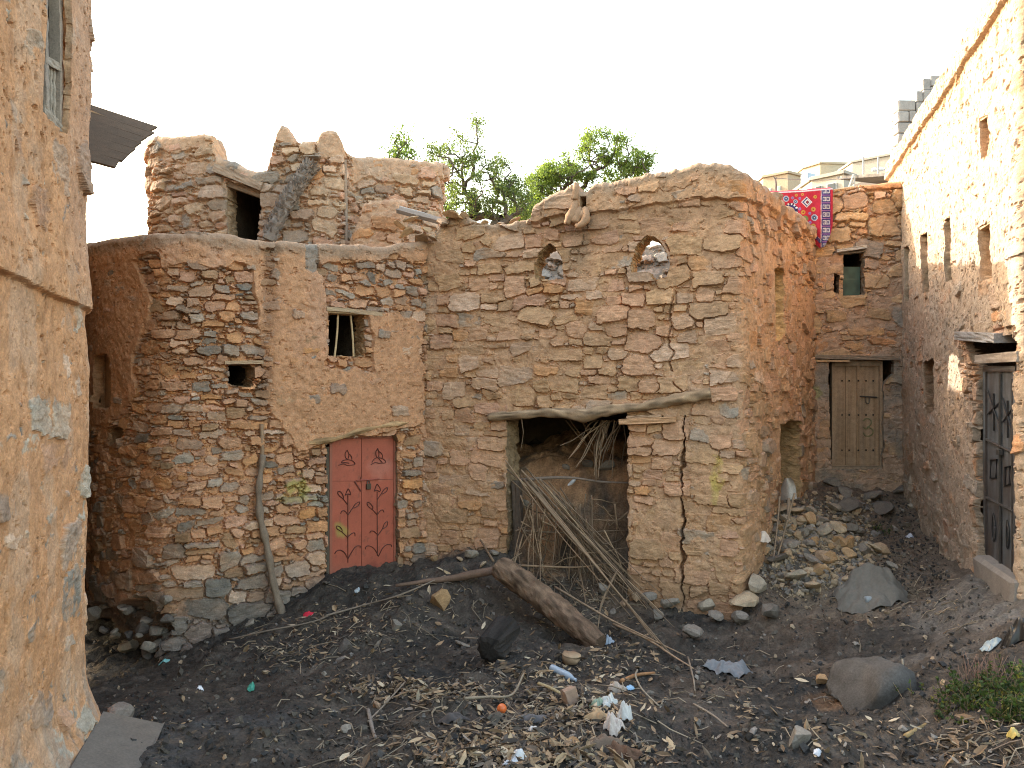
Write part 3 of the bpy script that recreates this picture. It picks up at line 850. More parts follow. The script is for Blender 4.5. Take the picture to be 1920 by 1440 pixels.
# fallen masonry bank seen through the pointed windows
bs = Sheet([(-1.2, 13.6), (.5, 13.2), (2.2, 12.8), (3.4, 12.6)], 2.8, .02, ztop=5.45, thick=.4, r=.1, batter=lambda u, v: (5.4 - np.minimum(v, 5.4)) * .75)
hs, Ks, gap = rubble(bs, 301, (.26, .16), None, depth=.10, tilt=.5, greyf=.35, edge=.03, recess=.10, palette=[((.23, .175, .13), 3), ((.22, .185, .15), 3), ((.20, .14, .09), 1)])
Km = mudcol(bs, 302, (.21, .16, .115), (.22, .17, .13))
h, K = compose(bs, hs, Ks, np.full(hs.shape, -.05) + .03 * fbm(bs.U, bs.Vv, .3, octv=4, seed=303), Km, .25)
bw = bs.build('rubble_bank', h, K, None, M['masonry'])
tag(bw, 'pale bank of fallen stones seen through the two pointed arch windows', 'rubble bank')

# ================================================================== ruined tower house on the roof behind
uh = thing('ruined_tower', 'ruined upper tower of rough stone with jagged top above the rounded house', 'ruin', (-4.0, 12.6, 4.4))
sh = Sheet([(-6.6, 14.4), (-6.25, 13.2), (-6.0, 12.75), (-5.55, 12.42), (-4.75, 12.25), (-3.9, 12.2), (-3.1, 12.2), (-2.80, 12.26), (-2.74, 12.34), (-2.68, 12.95), (-2.60, 13.02), (-1.36, 13.3), (-1.30, 13.36), (-1.25, 14.3)],
           4.1, .016, pytop=[(255, 285), (270, 266), (300, 257), (350, 255), (380, 252), (398, 256), (403, 287), (412, 297), (440, 303), (462, 316), (482, 321), (500, 318), (506, 300), (512, 268), (520, 244), (528, 233), (538, 238), (548, 255), (560, 266), (575, 268), (594, 262), (602, 248), (615, 242), (632, 244), (640, 262), (650, 288), (668, 295), (740, 297), (800, 302), (813, 306), (830, 306)],
           thick=.4, r=.07, chaikin=2, backmax=.06)
UH = sh
hs, Ks, gap = rubble(sh, 401, (.25, .12), None, depth=.06, tilt=.25, greyf=lambda u, v: .55 if 2.9 < u < 4.7 else .14, edge=.014, recess=.08,
                     palette=[((.46, .32, .21), 4), (BUFF, 2), (PINK, 2), (ORANGE, .5)])
Km = mudcol(sh, 420, (.47, .31, .21), (.46, .29, .18), (.45, .33, .24))
hm = -.03 + .02 * fbm(sh.U, sh.Vv, .35, octv=5, seed=431)
fine = fbm(sh.U, sh.Vv, .06, octv=4, seed=433) * .007 + pits(sh, 434, 1, .03, .014)
pl = np.maximum.reduce([sh.mask([(250, 230), (400, 230), (392, 285), (360, 280), (330, 290), (300, 288), (275, 310), (268, 440), (250, 440)], .06, .2, 41),
                        sh.mask([(400, 285), (500, 300), (500, 345), (405, 315)], .03, .2, 42), sh.mask([(515, 225), (548, 240), (556, 275), (520, 268)], .03, .2, 43),
                        sh.mask([(592, 235), (645, 235), (652, 300), (596, 300)], .04, .2, 44), sh.mask([(655, 285), (830, 285), (830, 330), (760, 345), (700, 335), (660, 345)], .05, .2, 45)])
lev = blur(pl, 1)
hm2 = np.maximum(hm + fine, np.where(lev > .02, .03 + (lev - 1) * .08, -1) + fine + .01 * fbm(sh.U, sh.Vv, .3, octv=4, seed=435))
h, K = compose(sh, hs, Ks, hm2, Km, .30, 438)
sh.opening([(425, 338), (490, 352), (489, 390), (486, 420), (486, 470), (424, 470), (426, 420), (422, 380)], .38, (.40, .28, .18), .02)
sh.build('wall', h, K, uh, M['masonry'])
mb = MB(); slab(mb, [(-6.1, 13.2), (-5.5, 12.8), (-4.6, 12.6), (-3.1, 12.6), (-3.0, 14.5), (-6.1, 14.5)], 6.42, 6.5, (.38, .27, .18)); mb.build('roof', M['masonry'], uh)
mb = MB(); slab(mb, [(-6.0, 13.2), (-6.0, 14.6), (-2.8, 14.6), (-2.8, 12.7), (-2.75, 12.7), (-2.75, 14.7), (-6.1, 14.7), (-6.1, 13.2)], 4.3, 6.42, (.30, .21, .14)); mb.build('inner_wall', M['masonry'], uh)

# ================================================================== back house at the end of the lane
bh = thing('lane_end_house', 'narrow stone house closing the end of the lane under the red carpet', 'house', (5.9, 13.4, 1.2))
sh = Sheet([(3.9, 13.45), (5.1, 13.2), (6.7, 13.0), (7.6, 12.9)], .7, .0145, pytop=[(1380, 372), (1440, 358), (1500, 357), (1560, 355), (1600, 350), (1690, 342), (1800, 340)], thick=.4, r=.04)
BH = sh
hs, Ks, gap = rubble(sh, 501, (.38, .19), None, depth=.05, tilt=.12, greyf=.05, edge=.012, recess=.09,
                     palette=[((.47, .31, .17), 4), (OCHRE, 2), (BUFF, 1.5), ((.44, .25, .12), 1)])
Km = mudcol(sh, 520, (.42, .285, .20), (.40, .265, .18), (.38, .28, .21))
lowm = sst(sh.PY + 25 * fbm(sh.U, sh.Vv, .6, octv=4, seed=530), 440, 490)
hm = -.05 + lowm * .055 + .018 * fbm(sh.U, sh.Vv, .3, .2, octv=5, seed=531)
fine = fbm(sh.U, sh.Vv, .06, octv=4, seed=533) * .007 + pits(sh, 534, 1, .03, .014)
crack = 1 - sst(np.abs(fbm(sh.U, sh.Vv, .35, .2, octv=4, seed=535)), 0, .06)
doorpl = sh.mask([(1520, 665), (1690, 665), (1700, 960), (1510, 960)], .05, .2, 51)
hm = hm + blur(doorpl, 2) * .03
h, K = compose(sh, hs, Ks, hm + fine - crack * lowm * .02, Km, .35, 538)
K = mixc(K, np.array((.22, .195, .165), np.float32), blur(doorpl, 4) * sst(fbm(sh.U, sh.Vv, .5, octv=4, seed=539), -.35, .35) * .8)

K = stain(K, sh, 1530, 738, 9, 14, (.26, .27, .09), .45, 7)
sh.opening([(1580, 472), (1618, 470), (1620, 553), (1580, 554)], .22, (.30, .21, .14), .008)
sh.opening([(1563, 512), (1574, 514), (1574, 552), (1563, 548)], .2, (.30, .2, .13), .01)
sh.opening([(1555, 672), (1672, 670), (1676, 700), (1655, 720), (1654, 880), (1558, 880), (1552, 720)], .14, (.24, .20, .16), .015)
sh.build('wall', h, K, bh, M['masonry'])
mb = MB(); slab(mb, [(3.9, 13.75), (7.6, 13.3), (7.6, 18), (3.9, 18)], 6.1, 6.3, (.38, .28, .2)); mb.build('roof', M['masonry'], bh)

# ================================================================== right house
rh = thing('sunlit_mud_house', 'tall mud plastered house with a row of narrow windows and black metal door', 'house', (6.2, 9.5, .9))
sh = Sheet([(7.0, 14.2), (6.62, 12.95), (5.04, 7.80), (4.985, 7.60), (4.965, 7.50), (5.02, 7.44), (5.15, 7.42), (6.2, 7.25), (8.5, 6.9)], .5, .0125, ztop=7.27, thick=.45, r=.08, chaikin=2)
RH = sh
face = 1 - sst(sh.U, sh.u[sh.iu(1908)] - .05, sh.u[sh.iu(1908)] + .15)
hs, Ks, gap = rubble(sh, 601, (.26, .12), None, depth=.035, tilt=.15, greyf=.25)
Km = mudcol(sh, 620, (.41, .315, .235), (.40, .295, .215), (.37, .30, .235))
hm = .034 + .016 * fbm(sh.U, sh.Vv, .45, octv=4, seed=631) + .007 * fbm(sh.U, sh.Vv, .15, octv=4, seed=632)
runs = fbm(sh.U, sh.Vv, .09, .6, octv=4, seed=636) * .007
fine = fbm(sh.U, sh.Vv, .05, octv=4, seed=633) * .005 + pits(sh, 634, 1.0, .026, .03, 1.3) + pits(sh, 635, .9, .014, .02, 1.3)
bare = sst(fbm(sh.U, sh.Vv, .7, octv=4, seed=637), .35, .8) * .020 * (1 - .8 * sst(sh.Vv, 3.0, 4.5))
foot = (1 - sst(sh.Vv, .9, 2.0)) * .03 * sst(fbm(sh.U, sh.Vv, .4, octv=4, seed=638), -.2, .5)
ragged = sh.mask([(1798, 618), (1912, 610), (1912, 700), (1850, 690), (1848, 1050), (1830, 1000), (1826, 780), (1806, 720)], .04, .15, 61)
hm2 = hm + fine + runs - bare - foot - ragged * .09
# string course: the parapet above it stands a little proud
lz = 6.93 + .02 * fbm(sh.U, sh.Vv * 0, .6, octv=3, seed=639)
lip = sst(sh.Vv, lz - .012, lz + .012)
hm2 = hm2 + lip * .06 * (sh.t < .02)
h, K = compose(sh, hs, Ks, hm2, Km, .5, 640)
K = mixc(K, np.array((.33, .215, .135), np.float32), (1 - sst(np.abs(sh.Vv - lz + .03), .015, .06)) * .75)
K = mixc(K, K * np.array((1.05, .92, .78), np.float32), sst(sh.Vv, lz, lz + .05) * .35)
K = mixc(K, np.array((.33, .265, .21), np.float32), (1 - sst(sh.Vv + .4 * fbm(sh.U, sh.Vv, .8, octv=4, seed=641), .9, 2.4)) * .12)
K = mixc(K, K * np.array((1.06, .9, .74), np.float32), (1 - face) * .6)
rr = .6
sh.opening([(1842, 222), (1860, 214), (1863, 262), (1858, 290), (1846, 300)], .12, (.40, .27, .17), .012, 'niche')
sh.opening([(1840, 425), (1862, 414), (1865, 520), (1845, 533)], .22, (.40, .28, .18), .012, 'niche')
sh.opening([(1773, 412), (1787, 404), (1790, 525), (1778, 530)], .10, (.40, .29, .19), .010)
sh.opening([(1729, 440), (1743, 434), (1747, 546), (1734, 550)], .10, (.40, .29, .19), .010)
sh.opening([(1699, 464), (1708, 458), (1710, 564), (1701, 568)], .08, (.38, .28, .19), .008)
sh.opening([(1735, 678), (1755, 672), (1757, 770), (1738, 782)], .18, (.26, .17, .11), .025, 'niche')
sh.opening([(1816, 640), (1850, 632), (1905, 626), (1908, 1090), (1837, 1085), (1833, 900), (1832, 700), (1818, 668)], .085, (.30, .23, .17), .016)
sh.build('wall', h, K, rh, M['masonry'])
mb = MB(); slab(mb, [(7.2, 14.2), (6.95, 12.9), (5.5, 7.9), (8.4, 7.4), (12, 7.4), (12, 14.2)], 6.6, 6.75, (.42, .33, .25)); mb.build('roof', M['masonry'], rh)
mb = MB(); slab(mb, [(12, 7.0), (12, 14.2), (7.1, 14.2), (7.1, 14.1), (11.9, 14.1), (11.9, 7.0)], .5, 6.6, (.42, .33, .25)); mb.build('back_wall', M['masonry'], rh)

# ================================================================== near house on the left
nh = thing('near_mud_house', 'tall orange mud plastered house wall close on the left with barred slot window', 'house', (-3.4, 4.6, .5))
sh = Sheet([(-2.35, 1.2), (-2.73, 4.1), (-2.90, 5.05), (-2.95, 5.28), (-3.05, 5.42), (-3.25, 5.5), (-5.2, 5.7)], .2, .008, ztop=7.2, thick=.5, r=.08, chaikin=3,
           batter=lambda u, v: .24 * (1 - sst(v, .3, 1.4)) ** 2 + .02 * fbm(u, v, 1.3, octv=3, seed=700))
NH = sh
hs, Ks, gap = rubble(sh, 701, (.20, .18), None, depth=.03, tilt=.5, greyf=.5, palette=[(TAN, 2), (BUFF, 2), ((.40, .34, .27), 5)])
Km = mudcol(sh, 720, (.53, .285, .155), (.51, .27, .14), (.51, .30, .18))
hm = .011 + .010 * fbm(sh.U, sh.Vv, .45, octv=3, seed=731) + .004 * fbm(sh.U, sh.Vv, .12, octv=4, seed=732)
low = 1 - sst(sh.Vv + .3 * fbm(sh.U, sh.Vv, .5, octv=3, seed=733), .4, 1.8)
up = sst(sh.Vv, 3.4, 4.2)
hm = hm + .012 - low * .008 - up * .004
fine = fbm(sh.U, sh.Vv, .03, .06, octv=4, seed=734) * .004 + pits(sh, 735, .86, .011, .02, 2.2) + pits(sh, 736, .82, .03, .04, 2.0) + pits(sh, 742, .86, .018, .025, 1.5) - (1 - sst(np.abs(fbm(sh.U, sh.Vv, .5, .8, octv=4, seed=743)), 0, .018)) * .012 * sst(fbm(sh.U, sh.Vv, .6, octv=3, seed=744), 0, .3)
lz = 3.62 - .06 * (sh.U - 3) + .035 * fbm(sh.U, sh.Vv * 0, .5, octv=4, seed=737)
lip = sst(sh.Vv, lz - .01, lz + .012) * (1 - .6 * sst(sh.Vv, lz + .05, lz + .6))
h, K = compose(sh, hs + lip * .03, Ks, hm + fine + lip * .045 + fbm(sh.U, sh.Vv, .04, .3, octv=4, seed=741) * .004, Km, .12, 738)
rain = sst(fbm(sh.U, sh.Vv, .07, 1.1, octv=4, seed=745), .1, .8)
K = mixc(K, K * np.array((.80, .78, .76), np.float32), rain * .6)
pat = sst(fbm(sh.U, sh.Vv, .22, .4, octv=4, seed=746), .25, .6)
K = mixc(K, np.array((.50, .335, .23), np.float32), pat * .5)
K = mixc(K, np.array((.33, .285, .24), np.float32), low * sst(fbm(sh.U, sh.Vv, .10, .45, octv=5, seed=739), .05, .6) * .7)
K = mixc(K, np.array((.47, .29, .20), np.float32), sst(sh.PX, 95, 140) * up * .6)
sh.opening([(70, -60), (114, -60), (117, 160), (117, 240), (113, 252), (66, 206)], .042, (.46, .29, .18), .006)
sh.build('wall', h, K, nh, M['masonry'])
mb = MB(); slab(mb, [(-2.9, 1.2), (-3.3, 5.2), (-5.2, 5.5), (-7, 5.5), (-7, 1.2)], 6.8, 6.95, (.42, .3, .2)); mb.build('roof', M['masonry'], nh)

# ================================================================== house behind the near one, of which the plank eave shows
ah = thing('alley_house', 'house hidden behind the left wall with a weathered plank eave sticking out', 'house', (-5.5, 7.3, .5))
sh = Sheet([(-3.72, 6.0), (-6.2, 10.7), (-8.75, 15.2), (-9.0, 15.4), (-14, 15.6)], 0.0, .05, ztop=7.4, thick=.4, r=.08)  # unseen wall, height and length shaped to block the sun from the yard
K = mudcol(sh, 801, (.46, .28, .15), (.44, .27, .15))
sh.build('wall', fbm(sh.U, sh.Vv, .3, octv=4, seed=802) * .03, K, ah, M['masonry'])
mb = MB(); slab(mb, [(-4.1, 6.0), (-9.2, 15.2), (-14, 15.4), (-14, 6.0)], 7.0, 7.2, (.42, .3, .2)); mb.build('roof', M['masonry'], ah)

# ================================================================== parts of the left house
def shade(c, g):
    return tuple(x * g for x in c)

def frame_on(S, pxa, pxb, out=0.0):
    """local frame on a wall: maps a photo pixel to a point of the flat plane through the wall at columns pxa and pxb"""
    A = S.pt(pxa, 800, out); B = S.pt(pxb, 800, out)
    t = Vector((B.x - A.x, B.y - A.y, 0)).normalized(); n = Vector((t.y, -t.x, 0))
    def f(px, py, o=0.0):
        d = Vector(((px - 960) / F, 1, (HZ - py) / F))
        k = (A.x * n.x + A.y * n.y) / (d.x * n.x + d.y * n.y)
        q = d * k; q.z += ZC
        return q + n * o
    return f, t, n

def plank(mb, a, b, wdt, th, nrm, col, n=14, seed=0, wob=.25, grain=.35):
    """a weathered board from a to b: width along nrm x direction, thickness along nrm"""
    a = Vector(a); b = Vector(b); d = (b - a); L = d.length; d.normalize(); nr = Vector(nrm).normalized()
    s_ = d.cross(nr).normalized()
    V, K = [], []
    m = 6
    for i in range(n + 1):
        c = a + d * (L * i / n)
        for j in range(m):
            x = (j / (m - 1) - .5)
            e = 1 + wob * .25 * mnoise.noise(Vector((i * .5 + seed, seed, j)))
            h = th * .5 * (1 + wob * mnoise.noise(Vector((i * .4, j * .9, seed))))
            V.append(c + s_ * (x * wdt * e) + nr * h)
            g = 1 + grain * mnoise.noise(Vector((i * .25, j * 2.3, seed * 1.7)))
            K.append([k * g for k in col])
    n0 = len(V)
    for i in range(n + 1):
        c = a + d * (L * i / n)
        for j in range(m):
            x = (j / (m - 1) - .5)
            V.append(c + s_ * (x * wdt) - nr * th * .5); K.append([k * .9 for k in col])
    Qs = []
    def I(i, j, t): return t * n0 + i * m + j
    for i in range(n):
        for j in range(m - 1):
            Qs.append((I(i, j, 0), I(i, j + 1, 0), I(i + 1, j + 1, 0), I(i + 1, j, 0)))
            Qs.append((I(i, j, 1), I(i + 1, j, 1), I(i + 1, j + 1, 1), I(i, j + 1, 1)))
        for j in (0, m - 1):
            Qs.append((I(i, j, 0), I(i + 1, j, 0), I(i + 1, j, 1), I(i, j, 1)))
    for i in (0, n):
        for j in range(m - 1):
            Qs.append((I(i, j, 0), I(i, j, 1), I(i, j + 1, 1), I(i, j + 1, 0)))
    mb.add([tuple(v) for v in V], Qs, col=np.array(K))
    return mb

def panel(mb, f, x0, x1, y0, y1, o, th, nx, ny, colfn, nrm):
    """a flat sheet of metal or wood facing out, with a finely coloured front"""
    V, K = [], []
    for i in range(nx + 1):
        for j in range(ny + 1):
            a, b = i / nx, j / ny
            V.append(f(x0 + (x1 - x0) * a, y1 + (y0 - y1) * b, o)); K.append(colfn(a, b))
    n0 = len(V)
    Qs = [(i * (ny + 1) + j, (i + 1) * (ny + 1) + j, (i + 1) * (ny + 1) + j + 1, i * (ny + 1) + j + 1) for i in range(nx) for j in range(ny)]
    for (a, b) in ((x0, y1), (x1, y1), (x1, y0), (x0, y0)):
        V.append(f(a, b, o - .0005)); K.append(colfn(.5, .5))
    for (a, b) in ((x0, y1), (x1, y1), (x1, y0), (x0, y0)):
        V.append(f(a, b, o - th)); K.append(colfn(.5, .5))
    for e in range(4):
        Qs.append((n0 + e, n0 + 4 + e, n0 + 4 + (e + 1) % 4, n0 + (e + 1) % 4))
    Qs.append((n0 + 7, n0 + 6, n0 + 5, n0 + 4))
    mb.add([tuple(v) for v in V], Qs, col=np.array(K))
    return mb

WOODG = (.27, .20, .145); WOODT = (.36, .24, .14); WOODD = (.13, .095, .07)
f, t_, n_ = frame_on(LH, 617, 742, -.10)
mb = MB()
for (a, b) in ((617.5, 622.5), (737.5, 742)):
    panel(mb, f, a, b, 819, 1085, .012, .06, 1, 24, lambda u, v: (.30, .10, .065), n_)
panel(mb, f, 617.5, 742, 817, 821.5, .013, .06, 12, 1, lambda u, v: (.31, .105, .07), n_)
dframe = mb.build('door_frame', M['paint'], lh)
def red(seed, spots=()):
    def g(u, v):
        k = 1 + .10 * mnoise.noise(Vector((u * 2.5, v * 5, seed))) + .05 * mnoise.noise(Vector((u * 14, v * 30, seed)))
        c = np.array((.37, .092, .055)) * k
        d = max(0, .12 - v) / .12
        w2 = mnoise.noise(Vector((u * 9, v * 16, seed + 1))) + .6 * mnoise.noise(Vector((u * 25, v * 50, seed + 2)))
        if w2 > .52: c = c * .55 + np.array((.14, .06, .04)) * .45
        d = min(1, d + .5 * max(0, .35 - v) * (1 + 1.5 * mnoise.noise(Vector((u * 4, v * 7, seed + 6)))))
        c = c * (1 - .5 * d) + np.array((.16, .10, .075)) * .5 * d
        for (cu, cv, ru, rv, cc, am) in spots:
            q = ((u - cu) / ru) ** 2 + ((v - cv) / rv) ** 2 + .7 * mnoise.noise(Vector((u * 6, v * 14, seed + 3)))
            am2 = am * min(1, max(0, 1.2 - q)); c = c * (1 - am2) + np.array(cc) * am2
        return c
    return g
Zd = lambda zx, zy: (600 + zx / 5.144, 800 + zy / 5.144)
RODC = (.085, .022, .016)
ORN = {0: [[(262, 225), (243, 255), (245, 295), (266, 312), (277, 270), (262, 225)], [(283, 262), (302, 288), (306, 316)], [(178, 372), (225, 358), (262, 372), (325, 366), (334, 350), (305, 325), (262, 318), (222, 326), (208, 345), (240, 345), (280, 352)],
           [(268, 655), (268, 1310)], [(242, 660), (262, 615), (275, 600), (297, 655), (270, 648), (242, 660)], [(268, 755), (225, 700), (180, 660), (172, 625), (200, 630), (222, 668), (226, 695)],
           [(268, 855), (310, 790), (345, 740), (382, 725), (368, 760), (325, 785)], [(268, 850), (240, 815), (212, 812), (198, 838)], [(268, 1070), (210, 1015), (165, 985), (158, 958), (185, 962), (210, 990), (212, 1015)],
           [(268, 1060), (305, 1030), (332, 1024), (338, 1055)], [(268, 1275), (235, 1215), (195, 1190), (158, 1200), (140, 1226)], [(268, 1275), (300, 1215), (345, 1155), (385, 1150), (385, 1172)]],
       1: [[(555, 208), (538, 245), (543, 285), (560, 298), (568, 255), (555, 208)], [(572, 240), (598, 268), (604, 300)], [(490, 366), (530, 345), (570, 352), (628, 348), (628, 328), (595, 305), (555, 298), (525, 308), (500, 345)], [(560, 300), (585, 330), (600, 345)],
           [(550, 625), (552, 1245)], [(522, 622), (540, 570), (552, 555), (580, 600), (575, 625), (548, 612), (522, 622)], [(550, 850), (505, 800), (462, 765), (455, 730), (478, 735), (506, 770), (508, 795)],
           [(552, 700), (590, 645), (620, 600), (650, 588), (640, 622), (600, 650)], [(552, 850), (580, 810), (605, 803), (616, 825)], [(552, 1055), (600, 985), (620, 935), (650, 915), (645, 955), (605, 985)],
           [(552, 1040), (520, 1010), (490, 1005), (480, 1027)], [(565, 1250), (520, 1175), (470, 1148), (440, 1160), (440, 1182)], [(565, 1245), (600, 1175), (640, 1138), (685, 1140), (690, 1160)]]}
for k, (a, b) in enumerate(((622.5, 677.6), (678.6, 737.5))):
    mb = MB()
    sp = [(.33, .34, .28, .05, (.30, .33, .07), .55), (.25, .38, .2, .03, (.30, .34, .07), .45)] if k == 0 else [(.35, .06, .2, .07, (.22, .05, .035), .6), (.6, .78, .5, .08, (.50, .22, .17), .35)]
    panel(mb, f, a, b, 822, 1086, 0, .03, 22, 96, red(k * 7 + 1, sp), n_)
    yl = 902 if k == 0 else 899
    leaf = mb.build('door_leaf', M['paint'], lh)
    mb = MB()
    panel(mb, f, a + 1, b - 1, yl - .5, yl + .4, .003, .004, 10, 1, lambda u, v: (.17, .045, .03), n_)
    for path in ORN[k]:
        pts = [f(*Zd(*q), .006) for q in path]
        mb.tube(curve(pts, 6) if len(pts) > 2 else pts, .0062, 6, RODC, grain=.2)
    mb.build('rod_ornament', M['paint'], leaf)
mb = MB()
mb.tube([f(*Zd(350, 518), .02), f(*Zd(565, 503), .02)], .009, 8, (.28, .07, .05))
mb.tube([f(*Zd(332, 528), .012), f(*Zd(392, 622), .012)], .008, 6, (.15, .05, .04))
mb.tube([f(*Zd(392, 484), .012), f(*Zd(396, 535), .012)], .008, 6, (.2, .06, .04))
bolt = mb.build('door_bolt', M['paint'], lh)
mb = MB()
c = f(*Zd(463, 576), .018)
mb.box(tuple(c), (.062, .03, .075), rot_to(t_), (.075, .06, .045))
mb.tube(curve([f(*Zd(450, 552), .018), f(*Zd(452, 530), .018), f(*Zd(463, 522), .018), f(*Zd(474, 530), .018), f(*Zd(476, 552), .018)], 5), .006, 6, (.10, .09, .08))
mb.build('padlock', M['iron'], bolt)
# timber over and beside the door
g0, _, _ = frame_on(LH, 600, 760, .03)
mb = MB()
mb.tube(curve([g0(578, 829), g0(605, 827), g0(640, 820), g0(672, 809), g0(700, 802), g0(735, 796), g0(772, 791)], 5), [.036 + .016 * math.sin(i * .3) ** 2 - .0006 * i for i in range(31)], 9, (.36, .23, .12), .45, 3.3, .9)
mb.build('door_lintel', M['timber'], lh)
mb = MB()
plank(mb, f(614, 838, -.02), f(614.5, 1090, -.02), .045, .05, n_, (.10, .08, .06), seed=4)
mb.build('door_post', M['timber'], lh)
mb = MB(); plank(mb, f(748, 850, -.02), f(748, 1080, -.02), .05, .05, n_, (.16, .125, .095), seed=5); mb.build('door_post', M['timber'], lh)
mb = MB()
g1, _, n1 = frame_on(LH, 612, 715, .02)
plank(mb, g1(611, 579, .02), g1(662, 583, .02), .05, .03, n1, (.42, .31, .20), seed=2)
plank(mb, g1(655, 583, .015), g1(717, 590, .015), .055, .03, n1, (.40, .28, .18), seed=3)
mb.tube([g1(612, 584, .0), g1(690, 588, .0)], .02, 8, (.38, .26, .15), .2, 1)
mb.build('window_lintel', M['timber'], lh)
for (a, b) in (((638, 586), (631, 670)), ((661, 588), (667, 668))):
    mb = MB(); mb.tube(curve([g1(*a, -.07), g1((a[0] + b[0]) / 2 + 1.2, (a[1] + b[1]) / 2, -.07), g1(*b, -.07)], 5), .013, 8, (.52, .38, .22), .15, a[0])
    mb.build('window_bar', M['timber'], lh)
mb = MB(); g2, _, n2 = frame_on(LH, 425, 490, .02)
plank(mb, g2(420, 680, .01), g2(492, 679, .01), .04, .05, n2, (.40, .28, .18), seed=8)
mb.build('window_lintel', M['timber'], lh)
mb = MB(); plank(mb, LH.pt(183, 662, .0), LH.pt(205, 655, .0), .035, .05, LH.nrm(195), (.36, .26, .17), seed=9); mb.build('window_lintel', M['timber'], lh)
mb = MB()
mb.tube(curve([LH.pt(489, 795, .02), LH.pt(491, 850, .02), LH.pt(488, 900, .02)], 6), .024, 8, (.30, .20, .13), .3, 5)
mb.build('embedded_post', M['timber'], lh)

pole = thing('leaning_pole', 'crooked grey wooden pole leaning upright on the stone wall left of red door', 'pole', tuple(LH.pt(523, 1160, .2)))
mb = MB()
P = [LH.pt(490, 852, .06), LH.pt(484, 890, .07), LH.pt(481, 930, .08), LH.pt(484, 975, .09), LH.pt(492, 1010, .10), LH.pt(499, 1045, .11), LH.pt(505, 1085, .13), LH.pt(513, 1125, .16), LH.pt(524, 1168, .22)]
cp = curve(P, 6)
mb.tube(cp, [.034 + .016 * i / len(cp) + .006 * math.sin(i * .9) for i in range(len(cp))], 10, (.215, .165, .125), .25, 2.2, .4)
mb.build('shaft', M['timber'], pole, True)

# ================================================================== parts of the ruined tower
mb = MB()
P = [UH.pt(590, 312, .10), UH.pt(572, 335, .13), UH.pt(553, 366, .14), UH.pt(535, 400, .16), UH.pt(512, 455, .2)]
cp = curve(P, 14)
mb.tube(cp, [.10 + .02 * (abs((i * .31) % 1 - .5)) for i in range(len(cp))], 14, (.20, .165, .14), .35, 4.4, .5)
palm = thing('leaning_palm_log', 'dark shaggy palm trunk leaning diagonally across the ruined tower wall', 'palm trunk', tuple(UH.pt(512, 455, .2)))
tr = mb.build('trunk', M['timber'], palm)
mb = MB()
for i in range(320):
    k = random.random() * (len(cp) - 2); a = cp[int(k)].lerp(cp[int(k) + 1], k % 1); d = (cp[int(k) + 1] - cp[int(k)]).normalized()
    th = random.random() * 6.28; s_ = d.orthogonal().normalized(); s2 = d.cross(s_)
    r = s_ * math.cos(th) + s2 * math.sin(th)
    mb.tube([a + r * .10, a + r * .145 - d * .05 * random.random() + Vector((0, 0, .02))], [.02, .004], 4, shade((.20, .165, .14), random.uniform(.6, 1.5)))
mb.build('bark_stubs', M['timber'], palm)
mb = MB(); mb.tube([UH.pt(643, 300, .03), UH.pt(645, 380, .03), UH.pt(645, 462, .03)], .028, 8, (.33, .25, .19), .2, 6); mb.build('upright_post', M['timber'], uh)
mb = MB()
g3, _, n3 = frame_on(UH, 410, 500, .0)
plank(mb, g3(404, 316, .03), g3(494, 352, .03), .13, .12, n3, (.33, .235, .165), seed=12)
plank(mb, g3(415, 338, -.12), g3(494, 366, -.12), .10, .12, n3, (.28, .20, .14), seed=13)
mb.build('doorway_beam', M['timber'], uh)
sb = Sheet([(-2.63, 12.5), (-2.52, 12.05), (-2.2, 11.95), (-1.80, 11.9), (-1.76, 12.0), (-1.75, 12.6)], 4.2, .016, pytop=[(600, 462), (655, 455), (668, 425), (684, 385), (694, 377), (742, 373), (750, 378), (800, 380)], thick=.3, r=.05)
hs, Ks, gap = rubble(sb, 451, (.22, .12), None, depth=.05, tilt=.25, greyf=.12, recess=.07)
K = mudcol(sb, 452, (.47, .30, .20), (.46, .29, .18))
h, K = compose(sb, hs, Ks, .02 + .03 * fbm(sb.U, sb.Vv, .3, octv=5, seed=453) + fbm(sb.U, sb.Vv, .05, octv=4, seed=454) * .008, K, .3, 455)
sb.build('buttress', h, K, uh, M['masonry'])
mb = MB()
plank(mb, at(748, 394, 11.7), at(828, 415, 11.2), .11, .06, (0, -.6, .8), (.19, .155, .13), seed=14)
o = mb.build('fallen_beam', M['timber'], None); tag(o, 'short grey beam fallen across the gap between tower and arched house roof', 'beam')
mb = MB(); mb.tube([at(750, 388, 11.75), at(790, 399, 11.5), at(828, 411, 11.25)], .018, 8, (.34, .32, .30)); o = mb.build('pale_pipe', M['concrete'], None, True)
tag(o, 'thin pale pipe lying on top of the fallen grey beam by the tower', 'pipe')

# ================================================================== parts of the arched house
g4, _, n4 = frame_on(MH, 920, 1330, .05)
mb = MB()
P = [g4(916, 783), g4(945, 780), g4(985, 777), g4(1025, 774), g4(1060, 776), g4(1095, 779), g4(1130, 772), g4(1165, 766), g4(1200, 764), g4(1235, 756), g4(1270, 749), g4(1300, 743), g4(1333, 738)]
cp = curve(P, 6)
rr = np.interp(np.linspace(0, 1, len(cp)), np.linspace(0, 1, 13), [.055, .058, .056, .062, .07, .085, .07, .06, .06, .065, .07, .075, .065])
mb.tube(cp, list(rr), 14, (.29, .20, .125), .45, 7.7, 1.1)
mb.build('doorway_lintel', M['timber'], mh, True)
mb = MB()
plank(mb, g4(1162, 791, .01), g4(1268, 786, .01), .07, .1, n4, (.46, .27, .15), seed=21)
plank(mb, g4(1176, 783, .0), g4(1240, 780, .0), .04, .1, n4, (.38, .25, .16), seed=22)
mb.build('short_plank', M['timber'], mh)
mb = MB()
